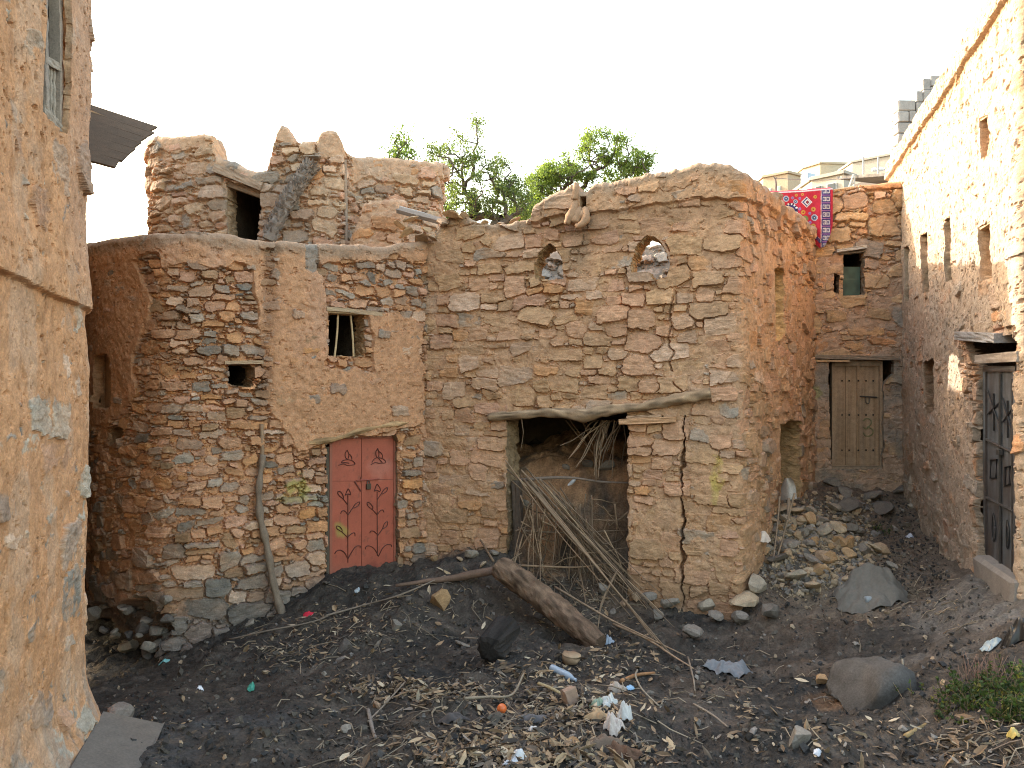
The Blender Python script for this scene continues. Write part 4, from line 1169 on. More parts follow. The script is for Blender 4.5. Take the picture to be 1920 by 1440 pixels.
plank(mb, g4(958, 905, -.22), g4(966, 1075, -.22), .11, .10, n4, (.12, .09, .07), seed=23)
mb.build('door_post', M['timber'], mh)
mb = MB(); plank(mb, g4(948, 910, -.30), g4(952, 1060, -.30), .07, .08, n4, (.17, .14, .11), seed=24)
mb.build('door_post', M['timber'], mh)
# mud rain spout on the parapet
mb = MB()
SPC = (.35, .215, .13)
def blob(mb, pts, rad, seed, col=SPC): mb.tube(curve(pts, 5), list(np.interp(np.linspace(0, 1, (len(pts) - 1) * 5 + 1), np.linspace(0, 1, len(rad)), rad)), 12, col, .25, seed, .2)
blob(mb, [MH.pt(1080, 378, .05), MH.pt(1079, 395, .10), MH.pt(1075, 412, .16), MH.pt(1069, 426, .18)], [.045, .06, .062, .04], 1)
blob(mb, [MH.pt(1098, 395, .08), MH.pt(1104, 405, .15), MH.pt(1104, 418, .19), MH.pt(1096, 429, .22), MH.pt(1086, 430, .22)], [.04, .048, .052, .045, .03], 2)
blob(mb, [MH.pt(1081, 345, .02), MH.pt(1081, 360, .05), MH.pt(1080, 378, .07)], [.035, .05, .05], 3)
blob(mb, [MH.pt(1075, 405, .12), MH.pt(1088, 412, .13), MH.pt(1100, 405, .12)], [.06, .075, .06], 4)
blob(mb, [MH.pt(1088, 398, .04), MH.pt(1087, 412, .12), MH.pt(1084, 424, .17)], [.08, .085, .06], 5)
mb.build('rain_spout', M['masonry'], mh, True)

# ================================================================== parts of the back house
f5, t5, n5 = frame_on(BH, 1540, 1680, -.06)
def oldwood(seed, c=(.34, .225, .135)):
    def g(u, v):
        k = 1 + .38 * mnoise.noise(Vector((u * 6, v * 1.2, seed))) + .22 * mnoise.noise(Vector((u * 26, v * 2.2, seed)))
        q = np.array(c) * k; gr_ = max(0, min(1, .5 + mnoise.noise(Vector((u * 3, v * 2, seed + 9)))))
        q = q * (1 - .3 * gr_) + np.array((.30, .25, .20)) * .3 * gr_
        return q * (1 - .35 * max(0, v - .9) / .1)
    return g
mb = MB()
for (a, b) in ((1559, 1565), (1648, 1654)): panel(mb, f5, a, b, 680, 879, .03, .09, 3, 30, oldwood(a, (.30, .20, .125)), n5)
panel(mb, f5, 1559, 1654, 676, 686, .028, .09, 24, 3, lambda u, v: np.array((.26, .19, .13)) * (1 + .3 * mnoise.noise(Vector((u * 5, v * 6, 3)))), n5)
panel(mb, f5, 1556, 1658, 873, 880, .05, .10, 24, 2, oldwood(70, (.30, .22, .15)), n5)
mb.build('door_frame', M['timber'], bh)
for (a, b, sd_) in ((1565.5, 1606, 31), (1611, 1647.5, 37)):
    mb = MB(); panel(mb, f5, a, b, 686, 873, 0, .04, 26, 40, oldwood(sd_), n5)
    w_ = b - a
    if sd_ == 31:
        panel(mb, f5, a + w_ * .48, a + w_ * .50, 687, 872, .001, .003, 1, 20, lambda u, v: (.09, .06, .04), n5)
    for py in (714, 778, 844):
        for q in ((.33, .66) if sd_ == 31 else (.35, .72)):
            c = f5(a + w_ * q, py, .005); mb.tube([c - n5 * .01, c + n5 * .012], [.017, .011], 8, (.035, .03, .028))
    mb.build('door_leaf', M['timber'], bh)
mb = MB(); panel(mb, f5, 1606, 1611, 686, 873, .025, .05, 3, 40, oldwood(43, (.33, .21, .12)), n5)
for py in (714, 778, 844):
    c = f5(1608.5, py, .03); mb.tube([c - n5 * .01, c + n5 * .012], [.017, .011], 8, (.035, .03, .028))
mb.build('door_centre_rail', M['timber'], bh)
# faint green figure sprayed on the right leaf
mb = MB()
for path in ([(1619, 789), (1623, 785), (1630, 786), (1634, 791), (1631, 798), (1626, 801), (1633, 803), (1637, 808), (1635, 815), (1628, 818), (1621, 816), (1619, 811)], [(1619, 801), (1624, 804), (1630, 801)]):
    pts = curve([f5(p[0], p[1], .002) for p in path], 5)
    mb.tube(pts, .010, 6, (.20, .19, .10), grain=.3)
V = mb.V[0]
mb.build('spray_mark', M['timber'], bh)
mb = MB()
mb.tube([f5(1611, 743, .02), f5(1644, 745, .02)], .012, 8, (.07, .06, .055))
mb.build('door_latch', M['iron'], bh)
mb = MB(); mb.tube(curve([f5(1622, 745, .025), f5(1623, 755, .03), f5(1628, 756, .03), f5(1629, 745, .025)], 5), .008, 6, (.10, .09, .08))
mb.build('padlock', M['iron'], bh)
mb = MB(); plank(mb, BH.pt(1518, 669, .03), BH.pt(1684, 672, .03), .07, .1, n5, (.25, .19, .14), seed=31, n=24)
plank(mb, BH.pt(1528, 677, .05), BH.pt(1590, 677, .05), .03, .06, n5, (.46, .30, .17), seed=32)
mb.build('door_lintel', M['timber'], bh)
f6, _, n6 = frame_on(BH, 1570, 1630, .0)
mb = MB(); panel(mb, f6, 1582, 1617, 498, 556, -.13, .03, 14, 20, lambda u, v: np.array((.035, .075, .058)) * (1 + .5 * mnoise.noise(Vector((u * 4, v * 4, 2)))), n6)
panel(mb, f6, 1583, 1616, 520, 523, -.125, .01, 6, 1, lambda u, v: (.05, .09, .07), n6)
mb.build('green_shutter', M['paint'], bh)
mb = MB(); plank(mb, f6(1566, 473, .03), f6(1622, 464, .03), .055, .16, n6, (.40, .36, .31), seed=33)
plank(mb, f6(1572, 477, .0), f6(1620, 472, .0), .03, .12, n6, (.16, .13, .10), seed=34)
mb.build('window_lintel', M['rock'], bh)

# ================================================================== parts of the right house
f7, t7, n7 = frame_on(RH, 1700, 1900, -.07)
for (a, b, y0, y1) in ((1783, 1788, 412, 528), (1741, 1745, 440, 546)):
    mb = MB()
    plank(mb, f7(a, y0, -.02), f7(a, y1, -.02), .06, .06, n7, (.20, .12, .08), seed=a)
    plank(mb, f7(b, y0, -.02), f7(b, y1, -.02), .05, .06, n7, (.20, .12, .08), seed=b)
    plank(mb, f7(a, (y0 + y1) * .5, -.01), f7(b, (y0 + y1) * .5, -.01), .05, .05, n7, (.2, .12, .08), seed=b + 1)
    mb.build('window_frame', M['timber'], rh)
for (a, y0, b, y1) in ((1768, 413, 1792, 398), (1725, 441, 1747, 430), (1834, 432, 1868, 410), (1838, 226, 1866, 208)):
    mb = MB(); plank(mb, RH.pt(a, y0, -.01), RH.pt(b, y1, -.01), .04, .06, RH.nrm(a), (.40, .28, .17), seed=a); mb.build('window_lintel', M['timber'], rh)
f8, t8, n8 = frame_on(RH, 1845, 1902, -.075)
f8b, _, _ = frame_on(RH, 1845, 1902, .02)
def steel(seed):
    def g(u, v):
        a = mnoise.noise(Vector((u * 2, v * 3, seed))); b = mnoise.noise(Vector((u * 7, v * 9, seed + 4)))
        c = np.array((.15, .165, .18)) * (1 + .5 * b)  # blue-grey base lifted to paint in the sky reflected by the panels
        r = max(0, min(1, a * 1.2 + .25 + (.45 - v) * 1.3)); return c * (1 - r) + np.array((.085, .055, .042)) * r
    return g
mb = MB()
for (a, b) in ((1846.5, 1851), (1903, 1908)): panel(mb, f8, a, b, 690, 1085, .02, .06, 2, 30, steel(1), n8)
panel(mb, f8, 1846.5, 1908, 686, 697, .022, .06, 10, 2, steel(2), n8)
mb.build('door_frame', M['iron'], rh)
for k, (a, b) in enumerate(((1851.5, 1879.5), (1880.5, 1903))):
    mb = MB(); panel(mb, f8, a, b, 690, 1085, 0, .03, 16, 70, steel(5 + k), n8); lf = mb.build('door_leaf', M['iron'], rh)
    mb = MB()
    def q(u, py, o=.012): return f8(a + (b - a) * u, py + (a + (b - a) * u - 1880) * .50, o)
    for pv in (838, 947):
        mb.tube([q(0, pv), q(1, pv)], .016, 6, (.085, .08, .078))
    mb.tube([q(.93, 700), q(.93, 1065)], .014, 6, (.07, .065, .062))
    mb.tube([q(.5, 745), q(.5, 815)], .009, 6, (.03, .03, .032)); mb.tube([q(.08, 790), q(.92, 755)], .009, 6, (.03, .03, .032)); mb.tube([q(.08, 745), q(.5, 775), q(.92, 800)], .009, 6, (.03, .03, .032))
    mb.tube([q(.3, 872), q(.7, 866), q(.65, 900), q(.28, 908), q(.3, 872)], .010, 6, (.03, .03, .032))
    mb.tube(curve([q(.45, 970), q(.6, 990), q(.6, 1015), q(.45, 1022), q(.4, 1000), q(.45, 970)], 4), .008, 6, (.03, .03, .032))
    mb.build('rod_ornament', M['iron'], lf)
mb = MB(); c = f8(1880, 848, .03); mb.box(tuple(c), (.10, .04, .06), rot_to(t8), (.08, .075, .07)); mb.build('door_bolt', M['iron'], rh)
mb = MB(); plank(mb, f8b(1829, 674, -.04), f8b(1908, 668, -.04), .10, .10, n8, (.33, .27, .22), seed=41); mb.build('door_lintel', M['timber'], rh)
mb = MB(); plank(mb, f8b(1803, 629, -.02), f8b(1880, 634, -.02), .10, .20, n8, (.27, .25, .235), seed=42); mb.build('lintel_stone', M['rock'], rh)
mb = MB(); a = f8b(1838, 1040, .02); b = f8b(1912, 1092, .02)
mid = (a + b) / 2; mb.box((mid.x + .20, mid.y, mid.z - .24), ((b - a).length * .98, .46, .48), rot_to(t8), (.22, .19, .165), .03); mb.build('threshold', M['concrete'], rh)

bw_ = thing('block_wall', 'stepped grey concrete block wall rising above the right house roof', 'block wall', (7.2, 13.8, 7.0))
mb = MB(); Yb = 13.6; Kb = (.30, .29, .28)
def px3(px): return (px - 960) / F * Yb
def py3(py): return ZC + (HZ - py) / F * Yb
tops = [(1684, 1718, 186), (1718, 1731, 170), (1731, 1745, 147), (1745, 1800, 140)]
hb = .20
for (a, b, tp) in tops:
    z = py3(tp); r = 0
    while z > 6.6:
        x = px3(a) ; off = (.2 if r % 2 else 0)
        while x < px3(b) - .02:
            w2 = min(.40 - off, px3(b) - x); off = 0
            g = random.uniform(.85, 1.12)
            mb.box((x + w2 / 2, Yb + random.uniform(-.012, .012) + .10, z - hb / 2), (w2 - .012, .2, hb - .012), None, tuple(c * g for c in Kb), .01); x += w2
        z -= hb; r += 1
zz = py3(186); r = 0
while zz > 6.6:
    for kk in range(4):
        mb.box((px3(1684) + .14 + .46 * (.32 + kk * .4), Yb + .42 + kk * .4 - (.2 if r % 2 else 0), zz - hb / 2 + .0), (.2, .385, hb - .012), None, shade(Kb, random.uniform(.9, 1.15)), .01)
    zz -= hb; r += 1
mb.build('blocks', M['concrete'], bw_)

# ================================================================== window of the near house, eave of the alley house
f9, t9, n9 = frame_on(NH, 60, 125, -.03)
mb = MB(); plank(mb, f9(76, -60), f9(80, 214), .05, .06, n9, (.30, .25, .21), seed=51, n=30); plank(mb, f9(104, -60), f9(107, 240), .06, .06, n9, (.33, .27, .22), seed=52, n=30)
plank(mb, f9(76, 110), f9(108, 128), .05, .06, n9, (.32, .27, .22), seed=53); plank(mb, f9(72, 204), f9(110, 246), .06, .07, n9, (.32, .27, .22), seed=54)
fr_ = mb.build('window_frame', M['timber'], nh)
for k in range(4):
    u = (k + .7) / 4.4; a = f9(78 + 26 * u, 118 + 12 * u); b = f9(77 + 28 * u, 208 + 32 * u)
    mb = MB(); mb.tube([a.lerp(b, i / 8) for i in range(9)], [.012, .016, .010, .017, .012, .017, .010, .016, .012], 8, (.32, .27, .22), grain=.2); mb.build('window_bar', M['timber'], nh)
mb = MB()
def ev(px, py, Y): return Vector(at(px, py, Y))
E = [ev(150, 192, 6.9), ev(292, 239, 7.0), ev(214, 313, 6.0), ev(150, 297, 5.9)]
nE = (E[1] - E[0]).cross(E[3] - E[0]).normalized()
nb = 7
for k in range(nb):
    u0, u1 = k / nb, (k + 1) / nb
    a = E[0].lerp(E[3], (u0 + u1) / 2); b = E[1].lerp(E[2], (u0 + u1) / 2)
    b = a + (b - a) * random.uniform(.97, 1.04)
    plank(mb, a, b, (E[3] - E[0]).length / nb * 1.03, .018, nE, shade((.095, .06, .036), random.uniform(.85, 1.1)), seed=60 + k)
ea = mb.build('eave_boards', M['timber'], ah)
mb = MB()
plank(mb, E[0].lerp(E[3], .10) + Vector((0, -.03, -.04)), E[1].lerp(E[2], .10) + Vector((-.12, -.03, -.04)), .08, .05, (0, -1, .1), (.42, .30, .20), seed=71)
mb.build('eave_batten', M['timber'], ah)

# ================================================================== carpet on the lane-end wall
def carpet():
    NX, NZ = 230, 190
    px0, px1 = 1405.0, 1561.5
    V = np.zeros((NX + 1, NZ + 1, 3)); K = np.zeros((NX + 1, NZ + 1, 3))
    redc = np.array((.42, .030, .050)); navy = np.array((.035, .03, .13)); white = np.array((.60, .58, .60)); blue = np.array((.12, .18, .30)); gold = np.array((.45, .26, .06)); green = np.array((.15, .22, .08)); lilac = np.array((.28, .14, .30)); dark = np.array((.03, .03, .05))
    med = [(1512.6, 379, 10.5, 'd'), (1514, 379, 6.5, 'w'), (1514, 379, 3.2, 'c'), (1474, 372.6, 5.6, 'b'), (1527, 408, 6, 'b'), (1509.7, 410, 5.6, 'g'), (1493, 366, 2.6, 'y'), (1504.6, 364.6, 2.6, 'y'), (1528.6, 369, 3.2, 'y'), (1525, 392.3, 4.2, 'y'), (1506, 398, 4, 'y'), (1525, 424, 4.4, 'y'),
           (1486, 371, 2.8, 'l'), (1499.5, 372, 2.6, 'l'), (1491.5, 378, 4, 'b'), (1499.5, 391.6, 2.8, 'l'), (1518.4, 400, 2.8, 'l'), (1519, 417, 2.8, 'l'), (1457, 368, 7, 'b'), (1482.7, 394, 13, 'm'), (1440, 380, 8, 'd'), (1450, 400, 6, 'g'), (1465, 415, 6, 'b'), (1498, 424, 4, 'y'), (1507, 433, 3, 'l'), (1480, 425, 5, 'g')]
    for i in range(NX + 1):
        px = px0 + (px1 - px0) * i / NX
        i_ = BH.iu(px)
        edge = np.interp(px, [1405, 1480, 1512, 1526, 1537, 1546, 1557, 1562], [398, 408, 436, 454, 465, 462, 440, 420])
        pyt = np.interp(px, [1405, 1443, 1500, 1561], [369, 361, 358.5, 353.5])
        for j in range(NZ + 1):
            py = pyt + (edge - pyt) * j / NZ
            a = 1561.5 - px
            b = edge - py
            c = redc * (1 + .12 * mnoise.noise(Vector((px * .3, py * .3, 0))))
            for (mx, my, r, kd) in med:
                dx, dy = abs(px - mx), abs(py - my)
                d = (dx + dy) / r if kd in 'dwc' else max(dx, dy, (dx + dy) * .72) / r
                if d < 1:
                    if kd == 'd': c = white if .82 < d else (navy if .62 < d else blue)
                    elif kd == 'w': c = white if d > .55 else (redc * .6)
                    elif kd == 'c': c = dark if d > .5 else redc
                    elif kd == 'b': c = white * .7 if d > .75 else (blue if d > .45 else (dark if d > .22 else white * .8))
                    elif kd == 'g': c = green if d > .3 else gold
                    elif kd == 'y': c = gold if .35 < d else redc * .7
                    elif kd == 'l': c = lilac if d > .4 else blue
                    elif kd == 'm': c = (white if (int(math.degrees(math.atan2(py - my, px - mx)) / 15) % 2) else dark) if d > .72 else (navy if d > .45 else blue)
            if 4.2 < a < 20.5 or (9 < b < 17 and a >= 4.2):
                ss = py if 4.2 < a < 20.5 else px
                c = navy
                u = (a - 4.2) / 16.3 if 4.2 < a < 20.5 else (b - 9) / 8
                ph = (ss % 14.6) / 14.6
                if .25 < ph < .85:
                    for uu in (.30, .72):
                        q = max(abs(u - uu) / .19, abs(ph - .55) / .27)
                        if q < 1: c = white * .85 if q > .6 else (navy if q > .28 else white * .6)
                elif .0 < ph < .10: c = lilac
            elif 20.5 <= a < 22.5 or (17 <= b < 18.5 and a > 20): c = white * .9 if (int(py * 1.2 + px * 1.2) % 2) else redc * .6
            if py - pyt < 1.6: c = white * .95
            fold = (.05 * math.sin(px * .16 + .6 * math.sin(py * .05)) + .03 * mnoise.noise(Vector((px * .05, py * .02, 2)))) * min(1, j / NZ * 1.6) + .012 * mnoise.noise(Vector((px * .08, py * .06, 5)))
            o = .13 + fold + .05 * (j / NZ)
            Yq = BH.Y[i_]
            V[i, j] = (BH.X[i_] + BH.nx[i_] * o, Yq + BH.ny[i_] * o, ZC + (HZ - py) / F * (Yq + BH.ny[i_] * o))
            V[i, j, 0] = (px - 960) / F * V[i, j, 1]
            K[i, j] = c
    # the upper edge turns over the wall top and ends behind it
    ex = 14
    V2 = np.zeros((NX + 1, ex, 3)); K2 = np.zeros((NX + 1, ex, 3))
    for i in range(NX + 1):
        for k in range(ex):
            q = (k + 1) / ex
            V2[i, k] = V[i, 0] + np.array((0, .42 * q, .055 * math.sin(q * math.pi * .9) + .02 * math.sin(i * .11) * q + .03 * q))
            px = px0 + (px1 - px0) * i / NX
            K2[i, k] = white * .9 if k in (8, 9) else (navy if (k in (5, 6) and int(px / 9) % 2) else redc)
    VV = np.concatenate([V2[:, ::-1], V], 1); KK = np.concatenate([K2[:, ::-1], K], 1)
    nx, nz = VV.shape[:2]
    fr = VV.reshape(-1, 3); bk = fr + np.array((0, .014, -.004)); n0 = len(fr)
    idx = np.arange(n0).reshape(nx, nz)
    q1 = np.stack([idx[:-1, 1:], idx[1:, 1:], idx[1:, :-1], idx[:-1, :-1]], -1).reshape(-1, 4)
    q2 = np.stack([idx[:-1, :-1], idx[1:, :-1], idx[1:, 1:], idx[:-1, 1:]], -1).reshape(-1, 4) + n0
    rim = []
    for a in (idx[:, -1], idx[:, 0], idx[0, :], idx[-1, :]):
        rim.append(np.stack([a[:-1], a[1:], a[1:] + n0, a[:-1] + n0], -1))
    return mesh_np('red_carpet', np.concatenate([fr, bk]), np.concatenate([q1, q2] + rim), np.concatenate([KK.reshape(-1, 3), np.tile((.3, .05, .06), (n0, 1))]), M['cloth'], None, True)
tag(carpet(), 'red patterned carpet with navy border hung over the lane end wall to air', 'carpet')

# ================================================================== modern houses on the hill behind
def prism(mb, pts, z0, z1, col):
    slab(mb, pts, z0, z1, col)
def H3(px, Y): return ((px - 960) / F * Y, Y)
def hz(py, Y): return ZC + (HZ - py) / F * Y
def distant(name, label, pl, pc_, pr, Yl, Yc, Yr, tl, tc, col, wins=(), extra=None, group='modern houses on the hill'):
    L, Cn, R_ = H3(pl, Yl), H3(pc_, Yc), H3(pr, Yr)
    B = (R_[0], R_[1] + 8.0); B2 = (L[0], L[1] + 8.0)
    o = thing(name, label, 'house', (Cn[0], Cn[1], 12.0), group)
    mb = MB(); prism(mb, [L, Cn, R_, B, B2], 11.0, hz(tc, Yc), col)
    if extra: extra(mb)
    mb.build('wall', M['concrete'], o)
    # parapet rim
    mb = MB()
    zt = hz(tc, Yc)
    for a, b in ((L, Cn), (Cn, R_), (R_, B), (B2, L)):
        m_ = ((a[0] + b[0]) / 2, (a[1] + b[1]) / 2); d = (b[0] - a[0], b[1] - a[1], 0)
        mb.box((m_[0], m_[1], zt + .10), (math.hypot(d[0], d[1]) + .12, .25, .2), rot_to(d), tuple(c * .95 for c in col))
    mb.build('roof_rim', M['concrete'], o)
    for (px, w_, y0, y1, c) in wins:
        a, b = (L, Cn) if px < pc_ else (Cn, R_)
        # point of that face seen at column px
        k = (px - 960) / F
        den = (b[0] - a[0]) - k * (b[1] - a[1]); s_ = (k * a[1] - a[0]) / den
        X, Y = a[0] + (b[0] - a[0]) * s_, a[1] + (b[1] - a[1]) * s_
        d = (b[0] - a[0], b[1] - a[1], 0)
        h_ = (y1 - y0) / F * Y
        fm = MB(); fm.box((X, Y, hz((y0 + y1) / 2, Y)), (w_ / F * Y * 1.25, .16, h_ * 1.12), rot_to(d), (.55, .53, .50)); wf = fm.build('window', M['concrete'], o)
        fm = MB(); fm.box((X, Y, hz((y0 + y1) / 2, Y)), (w_ / F * Y, .24, h_), rot_to(d), c); fm.build('pane', M['plastic'], wf)
    return o
BE = (.46, .36, .26); BE2 = (.48, .40, .29)
distant('modern_house', 'beige flat roofed house with stepped front, leftmost above the carpet', 1431, 1477, 1510, 61.3, 60, 61.2, 334, 325, BE, [(1461, 5, 350, 360, (.25, .36, .32)), (1443, 6, 354, 364, (.4, .45, .45))])
distant('modern_house', 'tall plain beige house block behind the blue water tank', 1507, 1538, 1608, 73.6, 72, 72.4, 310, 307, BE2, [])
distant('modern_house', 'grey beige low house with two dark windows right above the carpet edge', 1522, 1582, 1602, 45.4, 44, 44.8, 330, 326, (.40, .36, .31), [(1560, 15, 345, 358, (.05, .06, .07)), (1536, 10, 350, 358, (.05, .05, .05))])
distant('modern_house', 'wide grey house with an air conditioner, its roofline rising to the right', 1598, 1678, 1720, 68.4, 66, 67, 290, 290, (.38, .35, .31), [(1671, 7, 304, 312, (.30, .31, .33))])
tk = thing('water_tank', 'square blue grey rooftop water tank standing between the beige houses', 'water tank', H3(1515, 47) + (hz(348, 47),))
mb = MB(); c = H3(1515, 47); mb.box((c[0], c[1], hz(336, 47)), (.62, .62, .60), rot_to((1, .5, 0)), (.30, .36, .44)); mb.build('tank', M['iron'], tk)
mb = MB(); mb.box((c[0], c[1], hz(350, 47)), (.75, .75, .40), rot_to((1, .5, 0)), (.40, .38, .36)); mb.box((c[0], c[1], 15.0), (.6, .6, 2.6), rot_to((1, .5, 0)), (.40, .38, .36)); mb.build('stand', M['concrete'], tk)
# shed with a dark flat roof in front of them
sd2 = thing('roof_shed', 'dark open shed with sagging flat roof on thin poles beyond the wall', 'shed', H3(1640, 30) + (10.5,))
Ys = 30.0
a0, a1 = H3(1596, Ys), H3(1700, Ys - 2)
mb = MB(); plank(mb, (a0[0], a0[1] - 1, hz(316, Ys - 2.6)), (a1[0], a1[1] - 1, hz(307, Ys - 4.6)), 3.0, .10, (0, -.12, 1), (.18, .165, .155), n=20, seed=91); mb.build('roof', M['timber'], sd2)
mb = MB(); slab(mb, [(a0[0] + .6, a0[1] + 1.6), (a1[0], a1[1] + 1.6), (a1[0], a1[1] + 1.8), (a0[0] + .6, a0[1] + 1.8)], 8.0, hz(330, Ys), (.10, .09, .085)); mb.build('back_wall', M['concrete'], sd2)
mb = MB(); slab(mb, [(a0[0] + .5, a0[1] - 1.6), (a1[0], a1[1] - 1.6), (a1[0], a1[1] - 1.4), (a0[0] + .5, a0[1] - 1.4)], 8.0, hz(344, Ys - 2), (.46, .42, .38)); mb.build('front_wall', M['concrete'], sd2)
for px in (1619, 1647, 1676):
    mb = MB(); c = H3(px, Ys - 1.7); mb.tube([(c[0], c[1], hz(350, Ys)), (c[0], c[1], hz(319, Ys))], .03, 6, (.4, .38, .36)); mb.build('pole', M['timber'], sd2)
for k, px in enumerate((1640, 1651, 1663)):
    c = H3(px, Ys - 1.3); mb = MB(); mb.tube([(c[0] - .11, c[1], hz(337 - k * .8, Ys)), (c[0], c[1], hz(336 - k * .8, Ys)), (c[0] + .11, c[1], hz(337 - k * .8, Ys))], [.05, .085, .05], 8, (.72, .72, .72)); o = mb.build('white_bundle', M['cloth'], None)
    tag(o, 'white bundle in the row lying on the wall under the dark shed', 'bundle', 'white bundles under the shed')
for k, (x0, y0, x1, y1) in enumerate(((1592, 350, 1601, 326), (1601, 350, 1601, 328), (1616, 350, 1624, 335), (1620, 350, 1631, 338))):
    pass
mb = MB()
for (x0, y0, x1, y1) in ((1592, 352, 1601, 327), (1601, 352, 1602, 328), (1596, 343, 1602, 343)):
    a, b = H3(x0, 27), H3(x1, 27); mb.tube([(a[0], a[1], hz(y0, 27)), (b[0], b[1], hz(y1, 27))], .035, 6, (.55, .50, .44))
o = mb.build('wooden_trestle', M['timber'], None); tag(o, 'pale wooden trestle standing beside the dark open shed', 'trestle')
# a crooked pole with a wire on the wall top
wp = thing('wire_pole', 'thin crooked pole holding a slack wire behind the carpet', 'pole', H3(1455, 13.9) + (hz(362, 13.9),))
mb = MB(); Yp = 13.7
mb.tube([Vector(at(1455, 366, Yp)), Vector(at(1455, 345, Yp)), Vector(at(1454, 336, Yp)), Vector(at(1450, 331, Yp))], [.02, .018, .014, .008], 6, (.14, .12, .11)); mb.tube([Vector(at(1454, 336, Yp)), Vector(at(1457, 332, Yp))], [.012, .006], 6, (.14, .12, .11)); mb.build('post', M['timber'], wp)
mb = MB(); mb.tube(curve([at(1454, 334, Yp), at(1500, 337, Yp), at(1540, 338, Yp + .2), at(1600, 334, Yp + 1)], 8), .006, 5, (.2, .19, .18)); mb.build('wire', M['iron'], wp)

# ================================================================== trees behind
def tree(label, blobs, Y, base, nat, seed, leafcol, lsize=.075, per=42, cat='tree'):
    R = np.random.RandomState(seed)
    bx = (base - 960) / F * Y
    gzz = float(ground_z(bx, Y))
    o = thing('tree', label, cat, (bx, Y, gzz), 'trees behind the roofs')
    W = []
    wts = np.array([b[2] ** 1.5 for b in blobs], float); wts /= wts.sum()
    for k in range(nat):
        b = blobs[R.choice(len(blobs), p=wts)]
        while True:
            d = R.uniform(-1, 1, 3)
            if d @ d < 1 and d @ d > .12: break
        r = b[2] / F * Y
        c = at(b[0], b[1], Y)
        W.append((c[0] + d[0] * r, Y + d[1] * max(r, .5) * 1.3, c[2] + d[2] * r))
    W = np.array(W)
    nodes = [np.array((bx, Y, gzz - .3))]; par = [-1]
    cz = np.percentile(W[:, 2], 5)
    hh = cz - .8
    for k in range(1, 7):
        q = k / 6; nodes.append(np.array((bx + .12 * math.sin(k * 1.3 + seed), Y + .1 * math.cos(k * 1.7), gzz + (hh - gzz) * q))); par.append(len(nodes) - 2)
    root = nodes[-1]
    order = np.argsort(np.linalg.norm(W - root, axis=1))
    tips = []
    for i in order:
        A = W[i]
        N = np.array(nodes[5:])
        dv = A - N; dist = np.linalg.norm(dv, axis=1)
        pen = dist + .35 * np.maximum(0, N[:, 2] - A[2]) * 2
        j = int(np.argmin(pen)) + 5
        d = A - nodes[j]; L = np.linalg.norm(d); ns = max(1, int(L / .30)); pr = j
        side = R.normal(0, 1, 3) * .06
        for s_ in range(1, ns + 1):
            q = s_ / ns
            p = nodes[j] + d * q + side * math.sin(q * math.pi) * L + R.normal(0, .015, 3)
            p[2] += .06 * L * math.sin(q * math.pi)
            nodes.append(p); par.append(pr); pr = len(nodes) - 1
        tips.append(pr)
    n = len(nodes); cnt = np.zeros(n)
    for i in tips: cnt[i] += 1
    for i in range(n - 1, 0, -1): cnt[par[i]] += cnt[i]
    rad = .006 * np.maximum(cnt, 1) ** .52 + .003
    mb = MB()
    for i in range(1, n):
        p = par[i]
        mb.tube([tuple(nodes[p]), tuple(nodes[i])], [min(rad[p], rad[i] * 1.35), rad[i]], 5 if rad[i] < .03 else 8, (.115, .095, .08), grain=.3, caps=False)
    mb.build('trunk', M['timber'], o, True)
    # leaves: small folded blades along the outer twigs
    out = [i for i in range(n) if cnt[i] <= 3 and i > 8]
    P = np.array([nodes[i] for i in out])
    tot = per * nat
    pick = R.choice(len(P), tot)
    c = P[pick] + R.normal(0, .10, (tot, 3)) * np.array((1, 1, .85))
    # clumps: drop leaves by a noise field so that sky shows through
    nz = np.array([mnoise.noise(Vector(q) * 2.2 + Vector((seed, 0, 0))) for q in c])
    c = c[nz > -.22]
    m = len(c)
    a = R.normal(0, 1, (m, 3)); a[:, 2] -= .5; a /= np.linalg.norm(a, axis=1)[:, None]
    b = np.cross(a, R.normal(0, 1, (m, 3))); b /= np.linalg.norm(b, axis=1)[:, None]
    nn = np.cross(a, b)
    l = lsize * R.uniform(.6, 1.4, m)[:, None]; w_ = l * .42
    V = np.stack([c - a * l * .5, c + b * w_ * .5 + nn * l * .08, c + a * l * .5, c - b * w_ * .5 + nn * l * .08], 1).reshape(-1, 3)
    Qv = np.arange(m * 4).reshape(m, 4)
    kk = np.array(leafcol)[None] * R.uniform(.6, 1.45, (m, 1)) * np.array([1, 1, 1]) + (R.rand(m, 1) < .18) * np.array((.05, .035, .0))
    mesh_np('crown', V, Qv, np.repeat(np.clip(kk, .01, .5), 4, 0), M['leaf'], o, False)
    return o
tree('loose branched green tree with one tall thin shoot, between tower and arched house', [(850, 322, 36), (826, 292, 24), (905, 358, 44), (935, 330, 30), (880, 300, 22), (960, 352, 26), (858, 380, 42), (945, 396, 40), (897, 245, 7), (896, 272, 10), (893, 230, 5), (862, 254, 10), (985, 385, 26)], 18.5, 930, 300, 5, (.12, .155, .06), .068, 56)
tree('dense bright green tree with domed crown rising behind the parapet of the arched house', [(1120, 282, 36), (1158, 290, 34), (1092, 312, 42), (1188, 308, 27), (1142, 330, 46), (1052, 332, 34), (1012, 372, 32), (1062, 372, 42), (988, 395, 30), (1020, 345, 30), (975, 400, 28), (1075, 345, 36), (1212, 306, 10), (1108, 256, 16), (1200, 330, 24)], 20.0, 1100, 430, 9, (.145, .19, .055), .075, 62)
